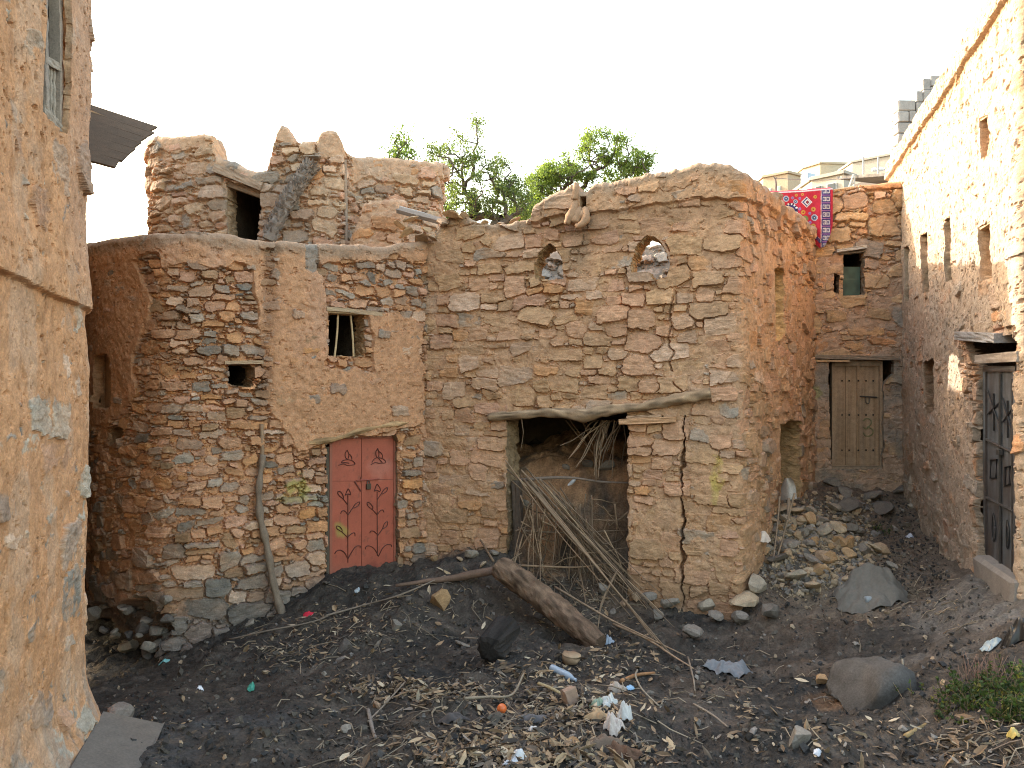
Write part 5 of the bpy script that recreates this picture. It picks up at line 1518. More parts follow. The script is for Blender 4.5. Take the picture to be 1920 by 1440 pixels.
tree('tip of a small tree peeping over the roofline right of the tower', [(755, 262, 14), (752, 284, 17), (768, 292, 12), (745, 300, 16), (760, 320, 24)], 18.0, 750, 60, 13, (.09, .135, .04), .075, 40)

# ================================================================== things in the yard
def rock_mesh(name, seed, col, sub=2, flat=.6, rough=.25, mat='rock', parent=None, at_=None, size=1.0, rotz=0):
    bm = bmesh.new(); bmesh.ops.create_icosphere(bm, subdivisions=sub, radius=.5)
    R = random.Random(seed)
    planes = [(Vector((R.gauss(0, 1), R.gauss(0, 1), R.gauss(0, 1))).normalized(), R.uniform(.22, .40)) for _ in range(11)]
    for v in bm.verts:
        for (n, d) in planes:
            q = v.co.dot(n)
            if q > d: v.co -= n * (q - d)
        v.co *= 1 + rough * .3 * mnoise.noise(v.co * 5 + Vector((seed, 0, 0)))
        v.co.z *= flat
        v.co.y *= .8
    V = np.array([v.co[:] for v in bm.verts]); T = np.array([[v.index for v in f_.verts] for f_ in bm.faces])
    K = np.array([[c * (1 + .25 * mnoise.noise(Vector(p) * 6 + Vector((seed, 1, 0)))) for c in col] for p in V])
    bm.free()
    if at_ is not None:
        c, s_ = math.cos(rotz), math.sin(rotz)
        V = V * size
        V = np.stack([V[:, 0] * c - V[:, 1] * s_, V[:, 0] * s_ + V[:, 1] * c, V[:, 2]], 1) + np.array(at_)
    return mesh_np(name, V, None, K, M[mat], parent, False, T)

protos = []
RC = [(.36, .25, .16), (.42, .27, .15), (.31, .255, .195), (.25, .21, .17), (.205, .175, .145), (.40, .30, .20), (.155, .13, .108), (.30, .20, .13), (.22, .185, .155), (.34, .21, .11), (.26, .23, .19), (.11, .092, .08)]
used_proto = set()
for i, c in enumerate(RC):
    o = rock_mesh('stone', 900 + i, c, 2, .55 + .3 * ((i * 7) % 5) / 5)
    protos.append(o)
def stone(px, py, w_, proto, label, group, sink=.2, flat=1.0, pos=None, lift=0):
    p = pos if pos is not None else hit(px, py)
    s_ = w_ / F * p.y if pos is None else w_
    src = protos[proto]
    if proto in used_proto:
        o = src.copy(); COL.objects.link(o)
    else:
        o = src; used_proto.add(proto)
    o.scale = (s_ * random.uniform(.9, 1.25), s_ * random.uniform(.8, 1.2), s_ * random.uniform(.8, 1.2) * flat)
    o.rotation_euler = (random.uniform(-.45, .45), random.uniform(-.45, .45), random.uniform(0, 6.28))
    o.location = (p.x, p.y, p.z + s_ * (.22 - sink) * flat + lift)
    tag(o, label, 'stone', group)
    return o
G1 = ('loose angular stone in the tan and grey rubble heap beside the lane', 'stones of the rubble heap')
heap_pts = []
for k in range(330):
    px = random.triangular(1418, 1710, 1500); py = random.triangular(922, 1135, 1010)
    if py < 935 + max(0, (1500 - px)) * .0 or px > 1570 + (py - 930) * .75 or len(heap_pts) > 128: continue
    heap_pts.append(px)
    w_ = random.choice((8, 11, 14, 18, 24, 30, 40)) * random.uniform(.8, 1.15)
    stone(px, py, w_, random.choice((0, 1, 2, 3, 4, 5, 7, 8, 9, 10, 0, 5)), *G1, sink=.05, lift=random.uniform(0, .05))
for (px, py, w_, k) in ((1540, 990, 62, 4), (1480, 1035, 58, 8), (1500, 965, 44, 3), (1462, 1060, 60, 6), (1520, 1060, 52, 8), (1565, 960, 40, 2), (1590, 1000, 46, 4), (1495, 1090, 60, 2), (1450, 985, 40, 0), (1470, 960, 38, 5)):
    stone(px, py, w_, k, *G1, sink=.0, flat=.6, lift=.03)
G2 = ('small loose stone lying in the lane below the wooden door', 'stones in the lane')
for k in range(24):
    stone(random.uniform(1560, 1760), random.uniform(925, 1080), random.choice((7, 10, 14, 22)), random.choice((2, 3, 4, 6, 8, 10)), *G2, sink=.15)
G3 = ('loose foundation stone at the foot of the arched house corner', 'foundation stones')
for (px, py, w_, k) in ((1215, 1135, 46, 8), (1262, 1140, 52, 3), (1330, 1150, 50, 2), (1395, 1145, 70, 5), (1345, 1165, 40, 8), (1440, 1165, 62, 6), (1385, 1170, 44, 8), (1235, 1160, 30, 6), (1300, 1200, 52, 8), (1195, 1125, 30, 0), (1420, 1110, 52, 2), (1360, 1135, 46, 1)):
    p = hit(px, py); stone(px, py, w_, k, *G3, sink=-.05)
G4 = ('dark grey stone fallen out under the rounded house foot', 'stones under the rounded house')
for k in range(32):
    px = random.uniform(172, 330); py = random.uniform(1125, 1235)
    q = LH.pt(px, py, random.uniform(-.22, .12))
    if py < 1150 and px < 290 and random.random() < .4: continue
    stone(px, py, random.uniform(.10, .26), random.choice((3, 4, 6, 8, 11, 11, 8, 2)), *G4, pos=Vector((q.x, q.y, max(q.z, gz(q.x, q.y)))), sink=.1)
G5 = ('small stone lying in the dark soil of the yard', 'stones in the yard')
for k in range(40):
    px = random.uniform(260, 1750); py = random.uniform(1110, 1435)
    if px < 300 + (py - 1200) * .2: continue
    stone(px, py, random.choice((8, 10, 13, 17, 22, 28)), random.choice((4, 6, 8, 11, 11, 3, 6, 10, 7)), *G5, sink=.2)
G6 = ('pale stone fallen on the soil just outside the open doorway', 'stones by the doorway')
for (px, py, w_, k) in ((880, 1045, 38, 3), (905, 1062, 26, 5), (862, 1052, 20, 0), (925, 1040, 30, 8), (1130, 1110, 34, 4), (1150, 1150, 20, 8), (1170, 1135, 26, 7), (815, 1050, 22, 9), (985, 950, 34, 2), (1010, 930, 26, 8), (1135, 880, 40, 4), (1100, 875, 30, 6), (1060, 880, 24, 8)):
    stone(px, py, w_, k, *G6, sink=.1)
G8 = ('flat broken stone slab in the gap between the ruined tower and the arched house', 'slabs on the roof edge')
for (px, py, w_, k) in ((760, 440, .34, 1), (775, 462, .30, 5), (790, 448, .36, 0), (752, 425, .26, 9), (800, 432, .28, 1), (770, 412, .24, 5), (812, 448, .22, 0), (848, 405, .40, 1), (830, 418, .30, 7), (868, 412, .26, 5), (748, 462, .2, 2), (785, 470, .18, 8), (905, 422, .2, 1), (940, 420, .18, 0), (965, 414, .2, 5), (885, 418, .16, 2)):
    stone(px, py, w_, k, *G8, flat=.5, pos=Vector(at(px, py, 10.62 if px < 800 else 10.55)), sink=.1)
stone(826, 1135, 46, 9, 'upright orange tan stone set in the bank below the red door', None, sink=.1, flat=1.5)
stone(742, 1180, 36, 4, 'rounded grey stone on the bank below the red door', None, sink=.1)
stone(646, 1215, 46, 11, 'dark rounded stone half buried left of the bank', None, sink=.15)
stone(866, 1210, 48, 3, 'flat grey stone left of the charred stump', None, sink=.1, flat=.5)
stone(228, 1345, 66, 8, 'brown grey boulder at the near wall foot by the path', None, sink=.1)
stone(1500, 1395, 66, 4, 'angular grey stone half buried in front of the pit', None, sink=.1)
stone(1540, 1285, 26, 9, 'small orange brick piece standing in the dirt before the large boulder', None, sink=-.1, flat=1.4)
G7 = ('flat grey threshold stone below the old wooden door', 'steps below the wooden door')
for (px, py, w_, k) in ((1560, 912, 44, 4), (1600, 905, 60, 8), (1650, 905, 60, 3), (1585, 930, 50, 4), (1640, 935, 60, 8), (1690, 925, 44, 6), (1600, 955, 60, 6), (1660, 960, 64, 6)):
    stone(px, py, w_, k, *G7, sink=.0, flat=.6)
for i, o in enumerate(protos):
    if i not in used_proto: bpy.data.objects.remove(o)

bp = hit(1660, 1300)
bo = rock_mesh('boulder', 71, (.092, .082, .074), 4, .72, .45, 'rock', None, (bp.x + .02, bp.y + .25, bp.z + .0), .92, .3)
for p_ in bo.data.polygons: p_.use_smooth = True
tag(bo, 'big rounded grey boulder half buried right of the pit', 'boulder')
# grey concrete pieces by the near wall
mb = MB(); p = hit(215, 1420); mb.box((p.x - .04, p.y + .05, p.z - .05), (.42, .95, .16), rot_to((1, .25, -.30)), (.15, .125, .105), .05); o = mb.build('concrete_slab', M['concrete']); tag(o, 'tilted grey slab at the foot of the near orange wall', 'slab')

# log, branch, charred stump
lg = thing('fallen_log', 'thick brown log slanting from the doorway down into the rubbish', 'log', tuple(hit(1115, 1210)))
mb = MB(); P = [at(934, 1062, 9.15), at(985, 1097, 8.95), at(1030, 1132, 8.75), at(1075, 1168, 8.5), at(1125, 1206, 8.2)]
cp = curve(P, 14); mb.tube(cp, list(np.interp(np.linspace(0, 1, len(cp)), [0, .1, .5, .9, 1], [.125, .15, .145, .125, .09])), 40, (.14, .09, .06), .15, 9.1, 1.0)
mb.build('trunk', M['timber'], lg, False)
mb = MB(); mb.tube(curve([at(742, 1098, 9.4), at(800, 1090, 9.4), at(850, 1084, 9.4), at(925, 1070, 9.3)], 6), list(np.linspace(.018, .055, 19)), 9, (.17, .11, .08), .3, 3.1, .5)
o = mb.build('branch', M['timber'], None, True); tag(o, 'tapering brown branch lying from the log towards the red door', 'branch')
st = hit(930, 1236); sp_ = thing('charred_stump', 'short charred black log end standing in the middle of the yard', 'stump', tuple(st))
mb = MB(); ax = Vector((.35, 1, .12)).normalized(); c = st + Vector((0, .02, .15))
mb.tube([c - ax * .19, c - ax * .17, c - ax * .05, c + ax * .12, c + ax * .3, c + ax * .34], [.08, .125, .145, .15, .14, .10], 36, (.026, .022, .020), .38, 5.5, .9); mb.build('log_end', M['rock'], sp_, False)
mb = MB(); mb.tube([at(905, 1200, 8.0), at(936, 1158, 8.1)], [.010, .006], 6, (.28, .21, .15)); mb.tube([at(870, 1195, 8.05), at(910, 1198, 8.0)], [.008, .006], 6, (.25, .19, .14)); o = mb.build('twig', M['timber'], None); tag(o, 'forked pale twig leaning on the charred stump', 'twig')

# palm ribs in the doorway
RIBG = 'palm ribs fallen in the doorway'
def rib(a, b, lab, r=.010, sag=.03, col=None, seed=0):
    a = Vector(a); b = Vector(b)
    m = (a + b) / 2 + Vector((random.gauss(0, .03), random.gauss(0, .02), -sag + random.gauss(0, .02)))
    mb = MB(); cp = curve([a, a.lerp(m, .55) + Vector((0, 0, random.gauss(0, .012))), m, m.lerp(b, .5) + Vector((0, 0, random.gauss(0, .012))), b], 4)
    k = random.uniform(.65, 1.25); c = col or random.choice(((.27, .18, .115), (.21, .14, .09), (.16, .11, .075), (.31, .215, .14)))
    mb.tube(cp, list(np.linspace(r * 1.25, r * .55, len(cp))), 6, tuple(x * k for x in c), .15, random.random() * 9, .3)
    o = mb.build('palm_rib', M['timber'], None, True); tag(o, lab, 'palm rib', RIBG); return o
def gnd(px, py, up=.03):
    p = hit(px, py); return Vector((p.x, p.y, p.z + up))
LA = 'dry palm rib in the long slanting bundle across the doorway'
for k in range(30):
    x0 = random.gauss(1015, 30); y0 = 900 + (x0 - 985) * .55 + random.gauss(0, 18)
    q = random.random() ** .8; x1 = 1085 + q * 165 + random.gauss(0, 16); y1 = 1050 + q * 130 + random.gauss(0, 18)
    rib(at(x0, y0, 10.02 + random.gauss(0, .08)), gnd(x1, y1, .05 + random.random() * .12), LA, .0075)
for (x0, y0, x1, y1) in ((982, 898, 1262, 1240), (1000, 912, 1225, 1205), (990, 905, 1248, 1228)):
    rib(at(x0, y0, 10.0), gnd(x1, y1, .04), LA, .012)
LB = 'upright dry palm rib standing close together in the doorway'
for k in range(34):
    x0 = random.uniform(975, 1110); y0 = random.uniform(925, 985); x1 = x0 + random.gauss(-6, 16); y1 = random.uniform(1050, 1105)
    rib(at(x0, y0, 9.98 + random.gauss(0, .08)), gnd(x1, y1, .03), LB, .0075, .0)
LC = 'dry palm rib hanging down from the roof inside the doorway'
for k in range(26):
    x0 = random.uniform(1118, 1172); x1 = x0 - abs(random.gauss(0, 48)); y1 = random.uniform(820, 905)
    rib(at(x0, 788, 10.15 + random.random() * .2), at(x1, y1, 10.02 + random.gauss(0, .08)), LC, .0075, -.02)
for k in range(5):
    x0 = random.uniform(1050, 1100); rib(at(x0, 788, 10.8), at(x0 + random.uniform(40, 90), 860 + random.random() * 70, 10.7), LC, .007, 0)
rib(at(978, 785, 10.2), at(976, 845, 10.2), LC, .006, 0)
LD = 'stray dry palm rib lying crosswise over the others by the doorway'
for (x0, y0, Ya, x1, y1, u) in ((972, 1060, 9.7, 1185, 1082, .15), (1158, 1068, 9.45, 1119, 1200, .05), (970, 995, 10.0, 1180, 1042, .3), (960, 1070, 9.8, 1010, 985, .5), (1040, 1100, 9.6, 1285, 1238, .04), (1150, 1170, 9.0, 1300, 1262, .04), (1165, 975, 10.1, 1105, 1020, .3), (1178, 960, 10.0, 1140, 1030, .3), (925, 1052, 9.6, 862, 985, .5), (1000, 1120, 9.4, 1100, 1180, .05)):
    rib(at(x0, y0, Ya), gnd(x1, y1, u), LD, .012)
for k in range(54):
    x0 = random.uniform(965, 1160); y0 = random.uniform(930, 1090); a_ = random.gauss(1.1, .7); L_ = random.uniform(40, 130)
    x1 = min(1176, x0 + math.cos(a_) * L_); y1 = min(1150, y0 + math.sin(a_) * L_)
    rib(at(x0, y0, 9.92 + random.gauss(0, .1)), gnd(x1, y1, .03 + random.random() * .1), 'stray dry palm rib lying crosswise over the others by the doorway', random.uniform(.005, .010))
rib(at(975, 900, 10.12), at(1178, 905, 10.0), LD, .020, -.05, (.16, .12, .095))

# sticks
def stick(name, pts, r, col, lab, cat='stick', group=None):
    mb = MB(); cp = curve(pts, 6); mb.tube(cp, list(np.linspace(r, r * .7, len(cp))), 7, col, .2, random.random() * 9, .3); o = mb.build(name, M['timber'], None, True); return tag(o, lab, cat, group)
stick('bamboo_stick', [gnd(1698, 1392, .02), Vector(at(1750, 1350, 5.55)), Vector(at(1804, 1306, 5.75))], .017, (.36, .24, .11), 'yellow brown cane lying diagonally before the green weeds')
stick('thin_stick', [at(1462, 930, 10.2), at(1458, 980, 10.15), gnd(1449, 1065)], .014, (.28, .20, .14), 'thin rod stuck in the rubble heap, the left one of two', group='rods in the rubble heap')
stick('thin_stick', [at(1490, 925, 10.3), at(1470, 1000, 10.1), gnd(1452, 1070)], .014, (.26, .19, .13), 'thin rod stuck in the rubble heap, leaning right of the other', group='rods in the rubble heap')
stick('dry_branch', [gnd(610, 1160), gnd(680, 1140), gnd(750, 1120), gnd(835, 1085)], .012, (.22, .17, .13), 'long thin dry branch on the bank under the red door')
stick('dry_branch', [gnd(430, 1205), gnd(500, 1190), gnd(590, 1170), gnd(640, 1150)], .010, (.20, .155, .12), 'thin dry twig on the slope near the leaning pole')
stick('broken_plank', [gnd(690, 1340), gnd(698, 1375), gnd(704, 1392)], .016, (.22, .18, .15), 'short grey stick poking up left of the leaf litter')
stick('split_wood', [gnd(1165, 1285, .03), gnd(1195, 1278, .04), gnd(1228, 1268, .03)], .018, (.34, .17, .08), 'reddish split stick lying right of the leaf litter')
stick('split_wood', [gnd(1010, 1292, .04), gnd(1035, 1305, .05), gnd(1065, 1320, .03)], .014, (.42, .34, .20), 'pale split palm stalk lying in the leaf litter')
stick('bent_cane', [gnd(1195, 1262, .02), gnd(1192, 1285, .06), gnd(1205, 1310, .06), gnd(1235, 1328, .02)], .009, (.30, .25, .19), 'bent thin cane curving right of the leaf litter')
stick('dry_branch', [gnd(870, 1318, .03), gnd(915, 1322, .05), gnd(960, 1315, .05), gnd(982, 1275, .05)], .012, (.27, .21, .15), 'curved dry branch in the middle of the leaf litter')
stick('upright_twig', [gnd(1697, 1290, .02), Vector(at(1694, 1262, 6.2)), Vector(at(1692, 1235, 6.25))], .010, (.32, .27, .21), 'thin bare twig standing upright right of the boulder')
for (a, b, c_, lab) in (((690, 1362), (720, 1330), (760, 1290), 'thin stick crossing the left of the leaf litter'), ((1300, 1330), (1335, 1350), (1365, 1372), 'dark thin stick in the pit slope'), ((1290, 1240), (1300, 1280), (1303, 1305), 'pale narrow stick near the grey sheet')):
    stick('thin_stick', [gnd(*a), gnd(*b), gnd(*c_)], .009, (.26, .20, .15), lab)

# crumpled sheets, bags, bottles
def crumple(name, px, py, wx, wy, h_, col, lab, cat, seed, mat='plastic', rotz=0., n=26, fq=5., pos=None, thickness=.004, drape=0., ridge=.45):
    c = pos if pos is not None else hit(px, py)
    V, K = [], []
    cs, sn = math.cos(rotz), math.sin(rotz)
    for i in range(n + 1):
        for j in range(n + 1):
            u, v = i / n * 2 - 1, j / n * 2 - 1
            # irregular outline
            th = math.atan2(v, u); rr = max(abs(u), abs(v))
            e = .72 + .28 * mnoise.noise(Vector((math.cos(th) * 1.7 + seed, math.sin(th) * 1.7, 0)))
            l = math.hypot(u, v) or 1
            x = u / l * rr * e * wx / 2; y = v / l * rr * e * wy / 2
            X = x * cs - y * sn; Y = x * sn + y * cs
            w0 = mnoise.noise(Vector((x * fq, y * fq, seed))); w1 = mnoise.noise(Vector((x * fq * 2.3 + 4, y * fq * 2.3, seed)))
            z = h_ * (1 - rr ** 3) * (.55 + .5 * w0) + h_ * ridge * abs(w1) + .012
            g = gz(c.x + X, c.y + Y) if pos is None else c.z - drape * (rr ** 2)
            V.append((c.x + X, c.y + Y, g + z)); K.append([q * (1 + .12 * w1) for q in col])
    n0 = len(V); m = n + 1
    V2 = [(a, b, z - thickness) for a, b, z in V]
    Qs = [(i * m + j, (i + 1) * m + j, (i + 1) * m + j + 1, i * m + j + 1) for i in range(n) for j in range(n)]
    Qb = [tuple(q + n0 for q in r[::-1]) for r in Qs]
    mb = MB(); mb.add(V + V2, Qs + Qb, col=np.array(K + K)); o = mb.build(name, M[mat], None, False)
    return tag(o, lab, cat)
crumple('grey_sack', 1632, 1118, 1.45, 1.0, .36, (.155, .138, .118), 'large dusty grey sack sheet slumped over the rubble heap', 'sack', 3, 'cloth', .2, 60, 2.3, ridge=.22)
crumple('torn_sheet', 1362, 1262, .62, .50, .13, (.20, .195, .20), 'torn grey plastic sheet lying in the pit before the house corner', 'plastic sheet', 8, 'cloth', .4, 34, 5)
crumple('red_rag', 578, 1152, .17, .10, .035, (.55, .035, .06), 'bright red rag on the slope beside the leaning pole', 'rag', 12, 'cloth', .3, 16, 12)
crumple('white_foil', 375, 1294, .085, .07, .04, (.75, .75, .78), 'small crumpled white foil on the dark path', 'foil', 15, 'plastic', 0, 14, 25)
crumple('green_wrapper', 470, 1296, .10, .08, .07, (.05, .30, .22), 'crushed green wrapper on the dark path', 'wrapper', 17, 'plastic', .5, 14, 20)
crumple('teal_wrapper', 308, 1241, .17, .06, .02, (.20, .48, .46), 'flat teal paper strip near the foot of the rounded house', 'wrapper', 19, 'plastic', .5, 12, 10)
crumple('pale_bag', 1150, 1368, .20, .20, .13, (.48, .41, .37), 'torn whitish paper bag standing up in the leaf litter', 'paper bag', 21, 'cloth', .4, 24, 12)
crumple('pale_bag', 1172, 1352, .15, .15, .15, (.50, .48, .47), 'white crumpled bag piece just right of the torn whitish bag', 'plastic bag', 22, 'plastic', 1, 22, 14)
crumple('brown_paper', 1125, 1352, .28, .14, .08, (.40, .26, .15), 'brown paper packet among the white bags in the litter', 'packet', 23, 'cloth', .1, 22, 9)
crumple('clear_bag', 1142, 1325, .22, .16, .09, (.46, .46, .44), 'crumpled clear and white plastic bag behind the brown packet', 'plastic bag', 24, 'plastic', .8, 26, 14)
crumple('clear_bag', 1118, 1328, .14, .12, .08, (.22, .28, .21), 'small dull green plastic bag left of the clear bag', 'plastic bag', 25, 'plastic', .3, 20, 14)
crumple('beige_bag', 1158, 1298, .20, .16, .08, (.42, .34, .28), 'beige crumpled bag above the clear plastic bag', 'plastic bag', 26, 'cloth', .2, 20, 10)
crumple('blue_bag', 1142, 1207, .20, .13, .09, (.26, .30, .36), 'pale blue crumpled bag at the lower end of the log', 'plastic bag', 27, 'plastic', .7, 20, 12)
crumple('blue_wrapper', 1182, 1295, .11, .08, .03, (.25, .42, .60), 'small light blue wrapper right of the beige bag', 'wrapper', 28, 'plastic', .7, 12, 14)
crumple('white_paper', 1598, 914, .17, .11, .05, (.62, .60, .66), 'white paper scrap on the steps below the wooden door', 'paper', 29, 'cloth', .2, 14, 12)
crumple('white_paper', 1706, 1006, .18, .10, .04, (.50, .50, .56), 'crumpled pale paper in the lane near the right house', 'paper', 30, 'cloth', .2, 14, 12)
crumple('blue_foil', 1678, 1287, .14, .09, .04, (.42, .44, .55), 'bluish foil scrap under the right side of the boulder', 'foil', 31, 'plastic', .2, 14, 14)
crumple('grey_wrapper', 1855, 1215, .26, .13, .05, (.28, .33, .34), 'grey green plastic wrapper on the ledge at the right', 'wrapper', 32, 'plastic', .2, 18, 12)
crumple('white_scrap', 1532, 1417, .07, .06, .03, (.66, .64, .66), 'little white scrap at the front of the pit', 'paper', 33, 'cloth', .2, 10, 20)
crumple('white_scrap', 1000, 1375, .10, .07, .04, (.55, .50, .47), 'little pale scrap in the near part of the leaf litter', 'paper', 34, 'cloth', .2, 10, 20)
crumple('white_scrap', 670, 1112, .10, .07, .04, (.40, .44, .47), 'little bluish white scrap just below the red door', 'paper', 35, 'cloth', .2, 10, 20)
crumple('silver_wrapper', 965, 1432, .20, .12, .05, (.50, .50, .52), 'silvery wrapper at the bottom edge of the litter', 'wrapper', 36, 'plastic', .6, 16, 14)
crumple('bent_cardboard', 1135, 1395, .32, .16, .06, (.17, .12, .09), 'dark brown soaked cardboard piece at the front of litter', 'cardboard', 37, 'cloth', .2, 18, 7)
crumple('rotten_board', 1165, 1420, .36, .16, .07, (.13, .075, .05), 'reddish rotten board piece at the bottom of the litter', 'board', 38, 'cloth', -.3, 18, 6)
crumple('dark_sheet', 1000, 1352, .30, .14, .05, (.13, .12, .12), 'dark grey plastic scrap among the leaves', 'plastic scrap', 39, 'cloth', -.1, 16, 7)
crumple('dark_rag', 850, 1352, .30, .12, .06, (.10, .085, .08), 'long dark rag left of the leaf litter centre', 'rag', 40, 'cloth', -.1, 16, 7)
crumple('yellow_wrapper', 1899, 1382, .07, .12, .05, (.50, .38, .12), 'yellow wrapper below the green weeds', 'wrapper', 41, 'plastic', .1, 14, 20)
c = Vector(at(1432, 1002, 9.9)); crumple('white_cloth', 0, 0, .24, .26, .05, (.62, .53, .46), 'pale cloth scrap caught on the house corner by the rubble heap', 'cloth', 42, 'cloth', .2, 18, 8, pos=c, drape=.10)
cp_ = hit(1905, 1195); crumple('black_bag', 1915, 1200, .36, .36, .22, (.012, .012, .013), 'black plastic bag bulging at the right edge of the picture', 'plastic bag', 43, 'plastic', .3, 26, 6)

def bottle(name, px, py, d, L, r, col, lab, up=.0, mat='plastic'):
    c = gnd(px, py, r * .75); d = Vector(d).normalized()
    prof = [(0, .55), (.02, .9), (.06, 1), (.25, .98), (.28, .93), (.32, .98), (.62, 1), (.75, .85), (.85, .45), (.90, .34), (.97, .34), (1, .3)]
    o = thing(name, lab, 'bottle', tuple(c))
    mb = MB(); mb.tube([c + d * (L * (a - .5)) for a, _ in prof[:10]], [r * b for _, b in prof[:10]], 14, col, .06, 2, .1); mb.build('bottle_body', M[mat], o, True)
    mb = MB(); mb.tube([c + d * L * .40, c + d * L * .47], r * .4, 10, tuple(min(.8, q * 1.3) for q in col)); mb.build('bottle_cap', M[mat], o)
    return o
bottle('plastic_bottle', 1057, 1270, (.8, -.75, -.15), .30, .036, (.27, .32, .38), 'bluish crushed plastic bottle lying in the leaf litter')
bottle('plastic_bottle', 1648, 1131, (1, .15, .03), .36, .045, (.26, .28, .29), 'grey plastic bottle lying in front of the big grey sack')
bottle('plastic_bottle', 1072, 910, (.7, -.2, .7), .20, .025, (.62, .62, .64), 'small white bottle on the earth bank inside the doorway')
# cardboard tub, ball, block
c = gnd(1071, 1243, .03); tb_ = thing('round_tub', 'flat round tan tub lying near the blue bottle', 'tub', tuple(c))
mb = MB(); mb.tube([c + Vector((0, 0, -.03)), c + Vector((0, 0, .025)), c + Vector((.005, 0, .035))], [.085, .09, .088], 20, (.36, .24, .15), .05, 1, .15); mb.build('tub_body', M['cloth'], tb_, True)
mb = MB(); mb.tube([c + Vector((.005, 0, .034)), c + Vector((.006, 0, .046))], [.093, .091], 20, (.40, .28, .18), .03, 1, .15); mb.build('tub_lid', M['cloth'], tb_, True)
bm = bmesh.new(); bmesh.ops.create_uvsphere(bm, u_segments=16, v_segments=10, radius=.036)
c = gnd(941, 1340, .04); V = [tuple(v.co + c) for v in bm.verts]; Ts = [[v.index for v in f_.verts] for f_ in bm.faces if len(f_.verts) == 3]; Qs = [[v.index for v in f_.verts] for f_ in bm.faces if len(f_.verts) == 4]; bm.free()
mb = MB(); mb.add(V, Qs, Ts, (.60, .13, .03)); o = mb.build('orange', M['plastic'], None, True); tag(o, 'single bright orange fruit in the leaf litter', 'fruit')
c = gnd(1068, 1320, .06); mb = MB(); mb.box(tuple(c), (.10, .08, .12), rot_to((1, .5, .3)), (.33, .22, .16), .02); o = mb.build('small_carton', M['cloth']); tag(o, 'small brown carton standing in the leaf litter', 'carton')
# shovel blade on the heap
sv = thing('shovel', 'rusty grey shovel stuck upside down in the rubble heap', 'shovel', tuple(gnd(1468, 960)))
Vq, Qq = [], []
B0 = Vector(at(1478, 915, 10.6)); up_ = Vector((.05, .25, 1)).normalized(); rt = Vector((.95, .25, .05)).normalized(); fn = rt.cross(up_)
for i in range(9):
    for j in range(9):
        u = i / 8 * 2 - 1; v = j / 8
        w2 = .125 * (1 - .15 * v - .75 * max(0, v - .55) ** 1.5 * 2)
        Vq.append(tuple(B0 + rt * (u * w2) + up_ * (v * .30 - .16) - fn * (.05 * (1 - u * u)) ))
Qq = [(i * 9 + j, (i + 1) * 9 + j, (i + 1) * 9 + j + 1, i * 9 + j + 1) for i in range(8) for j in range(8)]
n0 = len(Vq); Vq += [tuple(Vector(v) + fn * .006) for v in Vq]; Qq += [tuple(q + n0 for q in r[::-1]) for r in Qq]
mb = MB(); mb.add(Vq, Qq, col=(.27, .235, .21)); mb.build('blade', M['iron'], sv, True)
mb = MB(); mb.tube([B0 - up_ * .14, B0 - up_ * .5 + Vector((-.04, -.03, 0))], .018, 8, (.30, .22, .16)); mb.build('shaft', M['timber'], sv)

# weeds on the right bank
def weeds(px, py, spread, n, lab, seed):
    R = random.Random(seed); c = hit(px, py)
    sm = MB(); lv = []; lk = []
    for k in range(n):
        x = c.x + R.gauss(0, spread[0]); y = c.y + R.gauss(0, spread[1]); z = gz(x, y)
        h_ = R.uniform(.05, .17); lean = Vector((R.gauss(0, .5), R.gauss(0, .5), 1)).normalized()
        a = Vector((x, y, z - .01)); b = a + lean * h_
        sm.tube([a, a.lerp(b, .5) + Vector((R.gauss(0, .01), 0, 0)), b], [.004, .003, .0015], 4, (.14, .12, .055) if R.random() < .5 else (.28, .21, .15), caps=False)
        for q in range(R.randint(5, 11)):
            p = a.lerp(b, R.uniform(.3, 1.0)); d = Vector((R.gauss(0, 1), R.gauss(0, 1), R.gauss(.2, .6))).normalized(); s_ = d.cross(Vector((R.gauss(0, 1), R.gauss(0, 1), R.gauss(0, 1)))).normalized(); l = R.uniform(.018, .042)
            lv += [tuple(p), tuple(p + d * l * .5 + s_ * l * .33), tuple(p + d * l), tuple(p + d * l * .5 - s_ * l * .33)]
            g = R.uniform(.6, 1.5); cc = (.055 * g, .085 * g, .03 * g) if R.random() < .85 else (.17, .16, .05); lk += [cc] * 4
    sm.add(np.array(lv), np.arange(len(lv)).reshape(-1, 4), (), np.array(lk))
    tag(sm.build('weed_clump', M['leaf'], None, False), lab, 'weeds', 'weeds on the right bank')
weeds(1880, 1305, (.19, .16), 200, 'bushy low green weeds on the bank at the right edge', 3)
weeds(1905, 1345, (.06, .05), 90, 'brighter green leafy clump just below the bushy weeds', 4)
weeds(1820, 1320, (.10, .10), 60, 'sparse low weeds left of the bushy clump', 5)
weeds(1652, 1000, (.05, .04), 14, 'few thin green weeds growing in the lane', 6)
# dry reddish stalks above the weeds
mb = MB()
for k in range(70):
    x, y = random.gauss(1850, 22), random.gauss(1278, 8); a = gnd(x, y, 0); mb.tube([a, a + Vector((random.gauss(0, .04), random.gauss(0, .03), random.uniform(.08, .2)))], [.003, .0015], 4, (.28, .17, .13), caps=False)
o = mb.build('dry_stalks', M['timber']); tag(o, kind='stuff')

